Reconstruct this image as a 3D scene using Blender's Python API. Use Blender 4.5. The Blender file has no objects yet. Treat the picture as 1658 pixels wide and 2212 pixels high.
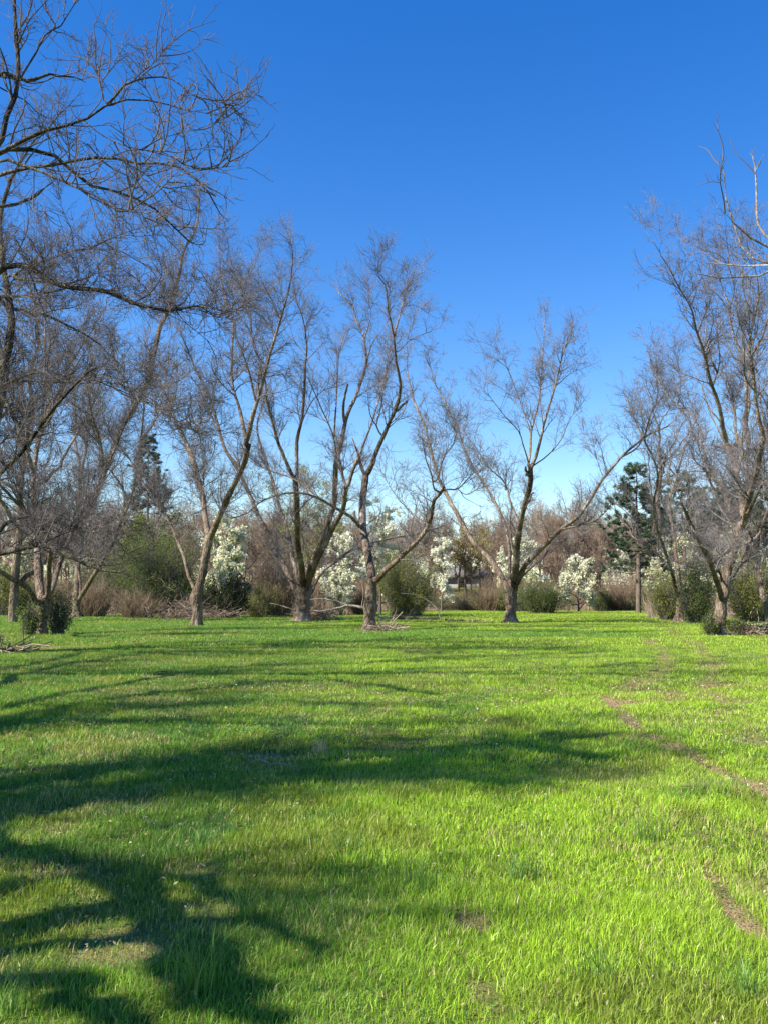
import bpy, math
import numpy as np
from mathutils import Vector, Matrix, Euler

# ------------------------------------------------------------------ camera, sky, sun, exposure
SC = bpy.context.scene
COL = SC.collection
F = 2007.0                      # focal length in units of a 1658 x 2211 picture
EYE = 1.6
PITCH = math.atan((1290 - 1105.5) / F)
cam = bpy.data.cameras.new('camera')
cam.sensor_fit = 'VERTICAL'; cam.sensor_height = 24.0
cam.lens = 24.0 * F / 2211.0
cam.clip_start = 0.05; cam.clip_end = 3000
camo = bpy.data.objects.new('camera', cam); COL.objects.link(camo)
camo.location = (0, 0, EYE); camo.rotation_euler = (math.pi / 2 + PITCH, 0, 0)
SC.camera = camo

SUN_EL = math.radians(41)
SUN_TRAVEL = math.radians(24)   # shadows run to the right and slightly away
sdir = Vector((-math.cos(SUN_TRAVEL) * math.cos(SUN_EL), -math.sin(SUN_TRAVEL) * math.cos(SUN_EL), math.sin(SUN_EL)))
world = bpy.data.worlds.new('World'); SC.world = world; world.use_nodes = True
wn = world.node_tree.nodes; wl = world.node_tree.links; wn.clear()
sky = wn.new('ShaderNodeTexSky'); sky.sky_type = 'NISHITA'; sky.sun_disc = False
sky.sun_elevation = SUN_EL; sky.sun_rotation = math.atan2(sdir.x, sdir.y) % (2 * math.pi)
sky.air_density = 1.15; sky.dust_density = 0.15; sky.ozone_density = 3.0; sky.altitude = 100
hs = wn.new('ShaderNodeHueSaturation'); hs.inputs['Saturation'].default_value = 1.40; hs.inputs['Hue'].default_value = 0.514
bg = wn.new('ShaderNodeBackground'); bg.inputs['Strength'].default_value = 0.102
wo = wn.new('ShaderNodeOutputWorld')
wl.new(sky.outputs[0], hs.inputs['Color']); wl.new(hs.outputs[0], bg.inputs['Color']); wl.new(bg.outputs[0], wo.inputs['Surface'])
sun = bpy.data.lights.new('sun', 'SUN'); sun.energy = 5.0; sun.angle = math.radians(0.4); sun.color = (1.0, 0.93, 0.82)
suno = bpy.data.objects.new('sun', sun); COL.objects.link(suno)
suno.rotation_euler = sdir.to_track_quat('Z', 'Y').to_euler(); suno.location = (-20, -8, 30)
SC.view_settings.view_transform = 'Standard'; SC.view_settings.look = 'None'
SC.view_settings.exposure = 1.08; SC.view_settings.gamma = 1.0
SC.cycles.max_bounces = 5; SC.cycles.diffuse_bounces = 3; SC.cycles.glossy_bounces = 1
SC.cycles.transmission_bounces = 3; SC.cycles.transparent_max_bounces = 4
SC.cycles.caustics_reflective = False; SC.cycles.caustics_refractive = False

# ------------------------------------------------------------------ helpers
RNG = np.random.default_rng(7)
ct, st = math.cos(PITCH), math.sin(PITCH)
def ray(x, y):
    a = (np.asarray(x, float) - 829.0) / F; b = (1105.5 - np.asarray(y, float)) / F
    return a, ct - b * st, st + b * ct              # world x, y, z of the ray
def at(x, y, D):
    a, fy, fz = ray(x, y); s = D / fy
    return np.stack([a * s, np.broadcast_to(np.asarray(D, float), np.shape(s)) + 0 * s, EYE + fz * s], -1)
def ground_at(x, y):
    a, fy, fz = ray(x, y); s = EYE / np.maximum(-fz, 1e-4)
    return np.stack([a * s, fy * s, 0 * s], -1)

_lat = np.random.default_rng(3).random((256, 256))
def vnoise(x, y):
    xi = np.floor(x).astype(int); yi = np.floor(y).astype(int); fx = x - xi; fy = y - yi
    fx = fx * fx * (3 - 2 * fx); fy = fy * fy * (3 - 2 * fy)
    g = lambda i, j: _lat[i & 255, j & 255]
    return (g(xi, yi) * (1 - fx) + g(xi + 1, yi) * fx) * (1 - fy) + (g(xi, yi + 1) * (1 - fx) + g(xi + 1, yi + 1) * fx) * fy
def fbm(x, y, o=4):
    v = 0; a = .5; t = 0
    for k in range(o):
        v = v + a * vnoise(x * 2 ** k + 17.3 * k, y * 2 ** k + 9.1 * k); t += a; a *= .5
    return v / t
def sstep(a, b, x):
    t = np.clip((x - a) / (b - a), 0, 1); return t * t * (3 - 2 * t)

def make_mesh(name, V, faces, mat, parent=None, loc=(0, 0, 0), smooth=False, col=None):
    """faces: list of int arrays (n,3) / (n,4); col: (nv,3) or (nv,4) linear colours"""
    me = bpy.data.meshes.new(name)
    V = np.asarray(V, np.float32) - np.asarray(loc, np.float32)
    me.vertices.add(len(V)); me.vertices.foreach_set('co', V.ravel())
    faces = [np.asarray(f, np.int32) for f in faces if len(f)]
    loops = np.concatenate([f.ravel() for f in faces])
    tot = np.concatenate([np.full(len(f), f.shape[1], np.int32) for f in faces])
    start = np.concatenate([[0], np.cumsum(tot)[:-1]]).astype(np.int32)
    me.loops.add(len(loops)); me.loops.foreach_set('vertex_index', loops)
    me.polygons.add(len(tot)); me.polygons.foreach_set('loop_start', start); me.polygons.foreach_set('loop_total', tot)
    if smooth: me.polygons.foreach_set('use_smooth', np.ones(len(tot), bool))
    if col is not None:
        ca = me.color_attributes.new('Col', 'FLOAT_COLOR', 'POINT')
        c4 = np.ones((len(V), 4), np.float32); c4[:, :np.shape(col)[1]] = col
        ca.data.foreach_set('color', c4.ravel())
    me.update(calc_edges=True); me.materials.append(mat)
    o = bpy.data.objects.new(name, me); COL.objects.link(o)
    if parent is not None: o.parent = parent
    else: o.location = loc
    return o

def thing(name, label, cat, loc, group=None, rz=0.0):
    o = bpy.data.objects.new(name, None); COL.objects.link(o); o.empty_display_size = .3
    o.location = loc; o.rotation_euler = (0, 0, rz); o['label'] = label; o['category'] = cat
    if group: o['group'] = group
    return o
def tag(o, label, cat, group=None):
    o['label'] = label; o['category'] = cat
    if group: o['group'] = group
    return o
def dup(root, loc, rz=0, s=(1, 1, 1), label=None, group=None):
    r = root.copy(); COL.objects.link(r); r.location = loc; r.rotation_euler = (0, 0, rz); r.scale = s
    if label: r['label'] = label
    if group: r['group'] = group
    for ch in list(root.children):
        c = ch.copy(); COL.objects.link(c); c.parent = r
        for g in ch.children:
            d = g.copy(); COL.objects.link(d); d.parent = c
    return r

# tubes: P (N,K,3), R (N,K)
def tubes(P, R, sides, rng=None, bump=0.0, cap=True):
    N, K, _ = P.shape
    T = np.gradient(P, axis=1); T /= np.linalg.norm(T, axis=2, keepdims=True) + 1e-9
    mean = P[:, -1] - P[:, 0]; mean /= np.linalg.norm(mean, axis=1, keepdims=True) + 1e-9
    ref = np.where(np.abs(mean[:, 1:2]) > .8, np.array([[1., 0, 0]]), np.array([[0, 1., 0]]))[:, None, :]
    U = np.cross(T, np.broadcast_to(ref, T.shape)); U /= np.linalg.norm(U, axis=2, keepdims=True) + 1e-9
    W = np.cross(T, U)
    th = np.arange(sides) * 2 * np.pi / sides
    rr = R[:, :, None] * np.ones(sides)[None, None]
    if bump and rng is not None:
        lob = rng.normal(size=(N, 1, sides)); lob = (lob + np.roll(lob, 1, 2)) * .5
        q = rng.normal(size=(N, K, sides)); q = (q + np.roll(q, 1, 2) + np.roll(q, 1, 1)) / 2
        rr = rr * (1 + bump * (.6 * lob + q))
    V = P[:, :, None] + rr[..., None] * (np.cos(th)[None, None, :, None] * U[:, :, None] + np.sin(th)[None, None, :, None] * W[:, :, None])
    idx = np.arange(N * K * sides).reshape(N, K, sides)
    a = idx[:, :-1]; b = idx[:, 1:]
    Q = np.stack([a, np.roll(a, -1, 2), np.roll(b, -1, 2), b], -1).reshape(-1, 4)
    return V.reshape(-1, 3), Q
class Geo:
    def __init__(s): s.v = []; s.q = []; s.n = 0
    def add(s, V, Q): s.v.append(V); s.q.append(Q + s.n); s.n += len(V)
    def build(s, name, mat, parent, loc, smooth=True):
        if not s.v: return None
        return make_mesh(name, np.concatenate(s.v), [np.concatenate(s.q)], mat, parent, loc, smooth)

def resample(P, R, K):
    P = np.asarray(P, float); R = np.asarray(R, float)
    # catmull-rom densify then equal arc length
    if len(P) > 2:
        Pe = np.vstack([2 * P[0] - P[1], P, 2 * P[-1] - P[-2]]); out = []; ro = []
        for i in range(len(P) - 1):
            p0, p1, p2, p3 = Pe[i:i + 4]
            for t in np.linspace(0, 1, 8, endpoint=False):
                out.append(.5 * ((2 * p1) + (p2 - p0) * t + (2 * p0 - 5 * p1 + 4 * p2 - p3) * t * t + (3 * p1 - p0 - 3 * p2 + p3) * t ** 3))
                ro.append(R[i] * (1 - t) + R[i + 1] * t)
        out.append(P[-1]); ro.append(R[-1]); P = np.array(out); R = np.array(ro)
    s = np.concatenate([[0], np.cumsum(np.linalg.norm(np.diff(P, axis=0), axis=1))])
    q = np.linspace(0, s[-1], K)
    return np.stack([np.interp(q, s, P[:, k]) for k in range(3)], 1), np.interp(q, s, R)

def grow(rng, P, R, dens, L, ang=(.5, 1.1), up=.25, wob=.35, K=6, t0=.2, rfrac=.6, rmax=.05, rmin=.004, tip=.3, zmin=None, tpow=1.0, horiz=0.0):
    """children of the limbs (P,R); returns P2 (M,K,3), R2 (M,K)"""
    N, KK, _ = P.shape
    ln = np.linalg.norm(np.diff(P, axis=1), axis=2).sum(1)
    cnt = rng.poisson(np.maximum(ln * dens * (1 - t0), 0)); pid = np.repeat(np.arange(N), cnt); M = len(pid)
    if M == 0: return np.zeros((0, K, 3)), np.zeros((0, K))
    t = t0 + (1 - t0) * rng.random(M) ** tpow
    f = t * (KK - 1); i = np.minimum(f.astype(int), KK - 2); w = (f - i)[:, None]
    p = P[pid, i] * (1 - w) + P[pid, i + 1] * w
    r = R[pid, i] * (1 - w[:, 0]) + R[pid, i + 1] * w[:, 0]
    tan = P[pid, i + 1] - P[pid, i]; tan /= np.linalg.norm(tan, axis=1, keepdims=True) + 1e-9
    rd = rng.normal(size=(M, 3)); rd[:, 2] *= (1 - horiz); perp = rd - (rd * tan).sum(1, keepdims=True) * tan; perp /= np.linalg.norm(perp, axis=1, keepdims=True) + 1e-9
    a = rng.uniform(ang[0], ang[1], M)[:, None]
    d = tan * np.cos(a) + perp * np.sin(a); d[:, 2] += up * .6; d /= np.linalg.norm(d, axis=1, keepdims=True)
    Lm = L * rng.uniform(.45, 1.35, M) * (1.15 - .5 * t)
    out = np.zeros((M, K, 3)); out[:, 0] = p; step = (Lm / (K - 1))[:, None]
    cur = rng.normal(size=(M, 3)) * wob * .5
    for k in range(1, K):
        cur = cur * .6 + rng.normal(size=(M, 3)) * wob * .5
        d = d + cur; d[:, 2] += up * .35; d /= np.linalg.norm(d, axis=1, keepdims=True)
        out[:, k] = out[:, k - 1] + d * step
    r0 = np.clip(r * rfrac, rmin, np.minimum(rmax, .010 * Lm + .008)); r0 = np.maximum(r0, rmin)
    RR = r0[:, None] * np.linspace(1, tip, K)[None]
    if zmin is not None:
        ok = out[:, :, 2].min(1) > zmin; out = out[ok]; RR = RR[ok]
    return out, RR

# ------------------------------------------------------------------ materials
def newmat(name):
    m = bpy.data.materials.new(name); m.use_nodes = True; n = m.node_tree.nodes; n.clear(); return m, n, m.node_tree.links
def ramp(n, stops):
    r = n.new('ShaderNodeValToRGB'); e = r.color_ramp.elements
    e[0].position, e[0].color = stops[0][0], (*stops[0][1], 1); e[1].position, e[1].color = stops[-1][0], (*stops[-1][1], 1)
    for p, c in stops[1:-1]:
        x = e.new(p); x.color = (*c, 1)
    return r
def bark_mat(name, stops, scale=3.0, zsq=.25, bump=.5, moss=None):
    m, n, l = newmat(name)
    tc = n.new('ShaderNodeTexCoord'); mp = n.new('ShaderNodeMapping'); mp.inputs['Scale'].default_value = (1, 1, zsq)
    no = n.new('ShaderNodeTexNoise'); no.inputs['Scale'].default_value = scale * 5; no.inputs['Detail'].default_value = 6; no.inputs['Roughness'].default_value = .7
    no2 = n.new('ShaderNodeTexNoise'); no2.inputs['Scale'].default_value = scale * .4; no2.inputs['Detail'].default_value = 3
    vo = n.new('ShaderNodeTexVoronoi'); vo.inputs['Scale'].default_value = scale * 9; vo.feature = 'DISTANCE_TO_EDGE'
    l.new(tc.outputs['Object'], mp.inputs[0])
    for k in (no, vo): l.new(mp.outputs[0], k.inputs['Vector'])
    l.new(tc.outputs['Object'], no2.inputs['Vector'])
    r = ramp(n, stops); mx = n.new('ShaderNodeMath'); mx.operation = 'MULTIPLY_ADD'; mx.inputs[1].default_value = .55; 
    ml = n.new('ShaderNodeMath'); ml.operation = 'MULTIPLY'; ml.inputs[1].default_value = .45
    l.new(no2.outputs[0], ml.inputs[0]); l.new(no.outputs[0], mx.inputs[0]); l.new(ml.outputs[0], mx.inputs[2]); l.new(mx.outputs[0], r.inputs[0])
    b = n.new('ShaderNodeBsdfPrincipled'); b.inputs['Roughness'].default_value = .95; b.inputs['Specular IOR Level'].default_value = .15
    outc = r.outputs[0]
    if moss:
        g = ramp(n, [(.5, (0, 0, 0)), (.62, (1, 1, 1))]); no3 = n.new('ShaderNodeTexNoise'); no3.inputs['Scale'].default_value = scale * 1.3; no3.inputs['Detail'].default_value = 5
        l.new(tc.outputs['Object'], no3.inputs['Vector']); l.new(no3.outputs[0], g.inputs[0])
        mm = n.new('ShaderNodeMixRGB'); mm.inputs[2].default_value = (*moss, 1); l.new(g.outputs[0], mm.inputs[0]); l.new(outc, mm.inputs[1]); outc = mm.outputs[0]
    l.new(outc, b.inputs['Base Color'])
    if bump:
        bp = n.new('ShaderNodeBump'); bp.inputs['Strength'].default_value = bump; bp.inputs['Distance'].default_value = .12
        ad = n.new('ShaderNodeMath'); ad.operation = 'ADD'; l.new(no.outputs[0], ad.inputs[0]); l.new(vo.outputs[0], ad.inputs[1]); l.new(ad.outputs[0], bp.inputs['Height']); l.new(bp.outputs[0], b.inputs['Normal'])
    o = n.new('ShaderNodeOutputMaterial'); l.new(b.outputs[0], o.inputs[0]); return m
def leaf_mat(name, trans=.35, attr=True, col=(.1, .2, .03), tint=(1, 1, 1), gloss=.06):
    m, n, l = newmat(name)
    if attr:
        a = n.new('ShaderNodeAttribute'); a.attribute_name = 'Col'; c = a.outputs['Color']
    else:
        no = n.new('ShaderNodeTexNoise'); no.inputs['Scale'].default_value = 3
        r = ramp(n, [(.3, tuple(k * .6 for k in col)), (.7, col)]); l.new(no.outputs[0], r.inputs[0]); c = r.outputs[0]
    d = n.new('ShaderNodeBsdfDiffuse'); t = n.new('ShaderNodeBsdfTranslucent'); mx = n.new('ShaderNodeMixShader'); mx.inputs[0].default_value = trans
    l.new(c, d.inputs[0])
    mt = n.new('ShaderNodeMixRGB'); mt.blend_type = 'MULTIPLY'; mt.inputs[0].default_value = 1; mt.inputs[2].default_value = (*tint, 1)
    l.new(c, mt.inputs[1]); l.new(mt.outputs[0], t.inputs[0])
    l.new(d.outputs[0], mx.inputs[1]); l.new(t.outputs[0], mx.inputs[2]); s = mx.outputs[0]
    if gloss:
        g = n.new('ShaderNodeBsdfGlossy'); g.inputs['Roughness'].default_value = .35; g.inputs[0].default_value = (.9, .95, .85, 1)
        m2 = n.new('ShaderNodeMixShader'); m2.inputs[0].default_value = gloss; l.new(s, m2.inputs[1]); l.new(g.outputs[0], m2.inputs[2]); s = m2.outputs[0]
    o = n.new('ShaderNodeOutputMaterial'); l.new(s, o.inputs[0]); return m
def plain_twig(name, c):
    m, n, l = newmat(name)
    oi = n.new('ShaderNodeTexCoord'); no = n.new('ShaderNodeTexNoise'); no.inputs['Scale'].default_value = .9; no.inputs['Detail'].default_value = 3
    l.new(oi.outputs['Object'], no.inputs['Vector'])
    r = ramp(n, [(.3, tuple(k * .55 for k in c)), (.7, tuple(min(1, k * 1.45) for k in c))]); l.new(no.outputs[0], r.inputs[0])
    b = n.new('ShaderNodeBsdfDiffuse'); l.new(r.outputs[0], b.inputs[0])
    o = n.new('ShaderNodeOutputMaterial'); l.new(b.outputs[0], o.inputs[0]); return m

BARK = bark_mat('pecan_bark', [(.35, (.016, .012, .009)), (.43, (.11, .08, .058)), (.52, (.23, .175, .125)), (.66, (.52, .43, .34))], 1.3, .25, 1.0)
BARK_DARK = bark_mat('pecan_bark_dark', [(.36, (.008, .007, .006)), (.46, (.035, .028, .022)), (.55, (.10, .082, .064)), (.66, (.34, .31, .26))], 1.6, .3, 1.0, moss=(.13, .12, .07))
PALE_BARK = bark_mat('pale_bark', [(.36, (.07, .055, .045)), (.5, (.26, .22, .18)), (.64, (.52, .47, .41))], 1.6, .3, .6)
TWIG = plain_twig('twig_bark', (.165, .148, .145))
TWIG_NEAR = plain_twig('twig_bark_lichen', (.14, .122, .115))
TWIG_FAR = plain_twig('wood_twigs', (.26, .19, .135))
TWIG_PALE = plain_twig('wood_twigs_pale', (.29, .225, .165))
BARK_FAR = bark_mat('wood_bark', [(.3, (.07, .055, .045)), (.7, (.24, .19, .15))], 1, .3, 0)
PALE_WOOD = bark_mat('dead_wood', [(.3, (.2, .16, .12)), (.7, (.42, .36, .29))], 4, .5, .4)
BLOSSOM = leaf_mat('pear_blossom', .35, gloss=0)
LEAF = leaf_mat('leaves', .45, gloss=0)
NEEDLE = leaf_mat('pine_needles', .12, gloss=.03)
GRASS = leaf_mat('grass_blades', .45, tint=(1.0, 1.0, .5), gloss=.012)

# ------------------------------------------------------------------ ground
TRACKS = [  # bare soil strips, in picture units on the ground: points, half width (m), strength
    ([(1312, 1500), (1330, 1525), (1355, 1555), (1385, 1585), (1430, 1600), (1490, 1625), (1545, 1660), (1600, 1680), (1690, 1720)], .105, 1.0),
    ([(1580, 1570), (1610, 1590), (1670, 1612)], .09, .7),
    ([(1505, 1800), (1530, 1860), (1560, 1930), (1610, 1990), (1690, 2060)], .05, .9),
    ([(1005, 1905), (1010, 1950), (1018, 2000)], .06, .75),
    ([(1020, 2080), (1070, 2200)], .06, .5),
    ([(1390, 1375), (1425, 1405), (1440, 1440), (1400, 1460), (1355, 1500), (1330, 1530)], .22, .62),
    ([(1420, 1350), (1490, 1385), (1535, 1425), (1540, 1480), (1570, 1560), (1620, 1600)], .24, .55),
    ([(1440, 1490), (1450, 1515)], .2, .5),
    ([(520, 1628), (560, 1634), (612, 1640)], .12, 1.0),
    ([(340, 2120), (370, 2140)], .035, .45),
    ([(860, 1395), (940, 1412)], .6, .40), ([(1180, 1392), (1090, 1400)], .8, .35),
    ([(0, 1404), (120, 1398)], 1.0, .8),
    ([(360, 1332), (520, 1330)], 2.0, .5), ([(850, 1338), (1010, 1340), (1090, 1345)], 1.2, .5),
    ([(790, 1362), (880, 1360)], .7, .8), ([(630, 1342), (690, 1343)], 1.0, .6),
    ([(1450, 1342), (1490, 1342)], 1.0, .8), ([(1530, 1372), (1590, 1372)], .7, .8), ([(60, 1368), (120, 1368)], .6, .6), ([(405, 1351), (440, 1351)], .5, .6),
    ([(1090, 1343), (1125, 1343)], .8, .6),
]
def seg_dist(x, y, pts):
    d = np.full(np.shape(x), 1e9)
    for (x0, y0), (x1, y1) in zip(pts[:-1], pts[1:]):
        vx, vy = x1 - x0, y1 - y0; t = np.clip(((x - x0) * vx + (y - y0) * vy) / (vx * vx + vy * vy + 1e-9), 0, 1)
        d = np.minimum(d, np.hypot(x - x0 - t * vx, y - y0 - t * vy))
    return d
TRK = []
for pts, hw, s in TRACKS:
    g = [tuple(ground_at(px, py)[:2]) for px, py in pts]; TRK.append((g, hw, s))
def dirt(x, y):
    m = np.zeros(np.shape(x)); wob = fbm(x * 2.1 + 40, y * 2.1 + 3, 4)
    for g, hw, s in TRK:
        k = 1.0 + .0 * hw
        d = seg_dist(x, y, g) / hw
        m = np.maximum(m, s * (1 - sstep(.3, 1.9, d + (wob - .5) * 2.4)))
    m = m * sstep(.28, .52, fbm(x * 3.1, y * 3.1 + 11, 4))
    m = np.maximum(m, .4 * sstep(.72, .82, fbm(x * .9 + 7, y * .9 + 71, 4)))   # scattered thin spots
    return np.clip(m, 0, 1)
def hgt(x, y):
    h = .10 * (fbm(x * .12 + 5, y * .12 + 9, 2) - .5) + .05 * (fbm(x * .9, y * .9, 3) - .5) * sstep(90, 10, y)
    h = h * sstep(0, 3, np.abs(y) + .5)
    rise = sstep(122, 175, y) * 3.4
    return h + rise - .05 * dirt_cache(x, y)
def dirt_cache(x, y):
    return dirt(x, y)

def axis(lo, hi, fine, growth, f0, f1):
    a = list(np.arange(f0, f1, fine)); s = fine; v = a[-1]
    while v < hi: s *= growth; v += s; a.append(v)
    s = fine; v = a[0]; b = []
    while v > lo: s *= growth; v -= s; b.append(v)
    return np.array(b[::-1] + a)
gx = axis(-600, 600, .11, 1.06, -6, 8); gy = axis(-60, 1500, .11, 1.045, 2.5, 16)
X, Y = np.meshgrid(gx, gy); Z = hgt(X, Y)
nx, ny = len(gx), len(gy); idx = np.arange(nx * ny).reshape(ny, nx)
GQ = np.stack([idx[:-1, :-1], idx[:-1, 1:], idx[1:, 1:], idx[1:, :-1]], -1).reshape(-1, 4)
dm = dirt(X, Y)
floor_m = sstep(116, 121, Y + 3 * (fbm(X * .05, Y * .05) - .5)) * (1 - .8 * sstep(128, 150, Y))
gcol = np.stack([dm, floor_m, fbm(X * .35 + 3, Y * .35)], -1).reshape(-1, 3)
m, n, l = newmat('meadow_ground')
at_ = n.new('ShaderNodeAttribute'); at_.attribute_name = 'Col'; sp = n.new('ShaderNodeSeparateColor'); l.new(at_.outputs['Color'], sp.inputs[0])
tc = n.new('ShaderNodeTexCoord')
n1 = n.new('ShaderNodeTexNoise'); n1.inputs['Scale'].default_value = 14; n1.inputs['Detail'].default_value = 8; n1.inputs['Roughness'].default_value = .7; l.new(tc.outputs['Object'], n1.inputs['Vector'])
n2 = n.new('ShaderNodeTexNoise'); n2.inputs['Scale'].default_value = 70; n2.inputs['Detail'].default_value = 4; l.new(tc.outputs['Object'], n2.inputs['Vector'])
r1 = ramp(n, [(.3, (.05, .07, .015)), (.5, (.10, .15, .025)), (.7, (.17, .19, .05))]); l.new(n1.outputs[0], r1.inputs[0])
r2 = ramp(n, [(.3, (.11, .07, .04)), (.5, (.31, .20, .115)), (.72, (.55, .40, .26))]); l.new(n2.outputs[0], r2.inputs[0])
r3 = ramp(n, [(.3, (.06, .04, .025)), (.7, (.20, .13, .075))]); l.new(n1.outputs[0], r3.inputs[0])
mA = n.new('ShaderNodeMixRGB'); l.new(sp.outputs[0], mA.inputs[0]); l.new(r1.outputs[0], mA.inputs[1]); l.new(r2.outputs[0], mA.inputs[2])
mB = n.new('ShaderNodeMixRGB'); l.new(sp.outputs[1], mB.inputs[0]); l.new(mA.outputs[0], mB.inputs[1]); l.new(r3.outputs[0], mB.inputs[2])
b = n.new('ShaderNodeBsdfDiffuse'); l.new(mB.outputs[0], b.inputs[0])
bp = n.new('ShaderNodeBump'); bp.inputs['Strength'].default_value = .7; bp.inputs['Distance'].default_value = .03; l.new(n2.outputs[0], bp.inputs['Height']); l.new(bp.outputs[0], b.inputs['Normal'])
o_ = n.new('ShaderNodeOutputMaterial'); l.new(b.outputs[0], o_.inputs[0])
GROUND = make_mesh('ground', np.stack([X, Y, Z], -1).reshape(-1, 3), [GQ], m, smooth=True, col=gcol)
GROUND['kind'] = 'structure'
def gz(x, y): return float(hgt(np.array([float(x)]), np.array([float(y)]))[0])

# ------------------------------------------------------------------ grass
def grass_cols(x, y, n, rng):
    """colour of each blade: patches of different grasses, straw mixed in"""
    a = fbm(x * .22 + 31, y * .16 + 4, 4); b_ = fbm(x * .8 + 3, y * .8 + 90, 3); c = fbm(x * 2.6 + 8, y * 2.6 + 1, 3)
    yel = np.array([.40, .58, .05]); grn = np.array([.16, .32, .045]); blu = np.array([.12, .25, .065]); stw = np.array([.62, .52, .27]); olv = np.array([.26, .33, .05])
    side = sstep(-.30, .16, x / np.maximum(y, 2) + .34 * (a - .5))          # the left of the field is a cooler, mixed sward
    wy = np.clip(.15 + .85 * side + (b_ - .5) * .9 + rng.normal(size=n) * .16, 0, 1)[:, None]
    col = grn * (1 - wy) + yel * wy
    wb = np.clip((sstep(.52, .66, c) * .75 + .30 * (1 - side)) * sstep(.40, .62, a + .25 * (1 - side)) + rng.normal(size=n) * .08, 0, 1)[:, None]
    col = col * (1 - wb) + blu * wb
    wo_ = np.clip(sstep(.55, .7, fbm(x * 1.3 + 60, y * 1.3, 3)) * .8, 0, 1)[:, None]; col = col * (1 - wo_) + olv * wo_
    d = dirt(x, y); ps = .07 + .30 * sstep(.50, .68, fbm(x * 1.1 + 11, y * 1.1 + 20, 3)) * (1 - .4 * side) + .5 * d
    isw = rng.random(n) < ps; col[isw] = stw * rng.uniform(.5, 1.1, (isw.sum(), 1))
    # cool green band across the middle distance, broken into patches
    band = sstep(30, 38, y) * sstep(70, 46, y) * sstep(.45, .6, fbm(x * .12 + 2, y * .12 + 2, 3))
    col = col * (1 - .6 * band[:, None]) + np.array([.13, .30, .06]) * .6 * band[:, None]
    return col * np.exp(rng.normal(size=(n, 1)) * .26), d
def grass_zone(y0, y1, dens, h, w, rng, tri=False, extra=1.5):
    A = .4135 * (y1 ** 2 - y0 ** 2) + 2 * extra * (y1 - y0); N = int(A * dens * 1.0)
    u = rng.random(N); # sample y with pdf ~ width
    yy = np.linspace(y0, y1, 200); cdf = .4135 * (yy ** 2 - y0 ** 2) + 2 * extra * (yy - y0); y = np.interp(u * cdf[-1], cdf, yy)
    x = (rng.random(N) * 2 - 1) * (.4135 * y + extra)
    clump = fbm(x * 1.7 + 5, y * 1.7 + 5, 4); keep = rng.random(N) < .45 + 1.1 * (clump - .25)
    d = dirt(x, y); keep &= rng.random(N) > d * 1.15
    x = x[keep]; y = y[keep]; N = len(x)
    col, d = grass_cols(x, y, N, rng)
    tall = 1 + .7 * sstep(.6, .8, fbm(x * 2.3 + 50, y * 2.3 + 50, 3))
    H = h * rng.uniform(.5, 1.35, N) * (.8 + .5 * (fbm(x * .7, y * .7 + 9, 3))) * tall * (1 - .5 * d)
    W = w * rng.uniform(.6, 1.3, N)
    lean_a = rng.uniform(0, 2 * np.pi, N); lean = rng.uniform(.05, .75, N) * H * (1 + .8 * (rng.random(N) < .12))
    lx = np.cos(lean_a) * lean + .10 * H; ly = np.sin(lean_a) * lean
    fa = rng.uniform(0, np.pi, N); fx = np.cos(fa) * W * .5; fy = np.sin(fa) * W * .5
    z = hgt(x, y) - .01
    if tri:
        V = np.empty((N, 3, 3)); V[:, 0] = np.stack([x - fx, y - fy, z], 1); V[:, 1] = np.stack([x + fx, y + fy, z], 1); V[:, 2] = np.stack([x + lx, y + ly, z + H], 1)
        T = np.arange(3 * N).reshape(N, 3); C = np.repeat(col, 3, 0); C = C * np.tile([.8, .8, 1.1], N)[:, None]; return V.reshape(-1, 3), [T], C
    V = np.empty((N, 5, 3))
    V[:, 0] = np.stack([x - fx, y - fy, z], 1); V[:, 1] = np.stack([x + fx, y + fy, z], 1)
    mx_, my_ = x + lx * .35, y + ly * .35; mz = z + H * .62
    V[:, 2] = np.stack([mx_ + fx * .75, my_ + fy * .75, mz], 1); V[:, 3] = np.stack([mx_ - fx * .75, my_ - fy * .75, mz], 1)
    V[:, 4] = np.stack([x + lx, y + ly, z + H * .98], 1)
    base = np.arange(N)[:, None] * 5
    return V.reshape(-1, 3), [base + np.array([[0, 1, 2, 3]]), base + np.array([[3, 2, 4]])], np.repeat(col, 5, 0)
rg = np.random.default_rng(11)
vs, qs, ts, cs, off = [], [], [], [], 0
for (y0, y1, dens, h, w, tri) in [(2.8, 5.5, 10500, .047, .0036, False), (5.5, 9, 6800, .048, .0050, False), (9, 16, 2700, .052, .0078, False),
                                  (16, 30, 1100, .056, .013, True), (30, 60, 300, .062, .027, True), (60, 119, 85, .072, .055, True)]:
    V, fs, C = grass_zone(y0, y1, dens, h, w, rg, tri)
    vs.append(V); cs.append(C)
    for f in fs: (qs if f.shape[1] == 4 else ts).append(f + off)
    off += len(V)
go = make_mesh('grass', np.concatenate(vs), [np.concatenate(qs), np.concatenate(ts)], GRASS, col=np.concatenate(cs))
go['kind'] = 'stuff'; tag(go, 'bright green spring grass covering the whole field', 'grass')
del vs, cs, qs, ts

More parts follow.
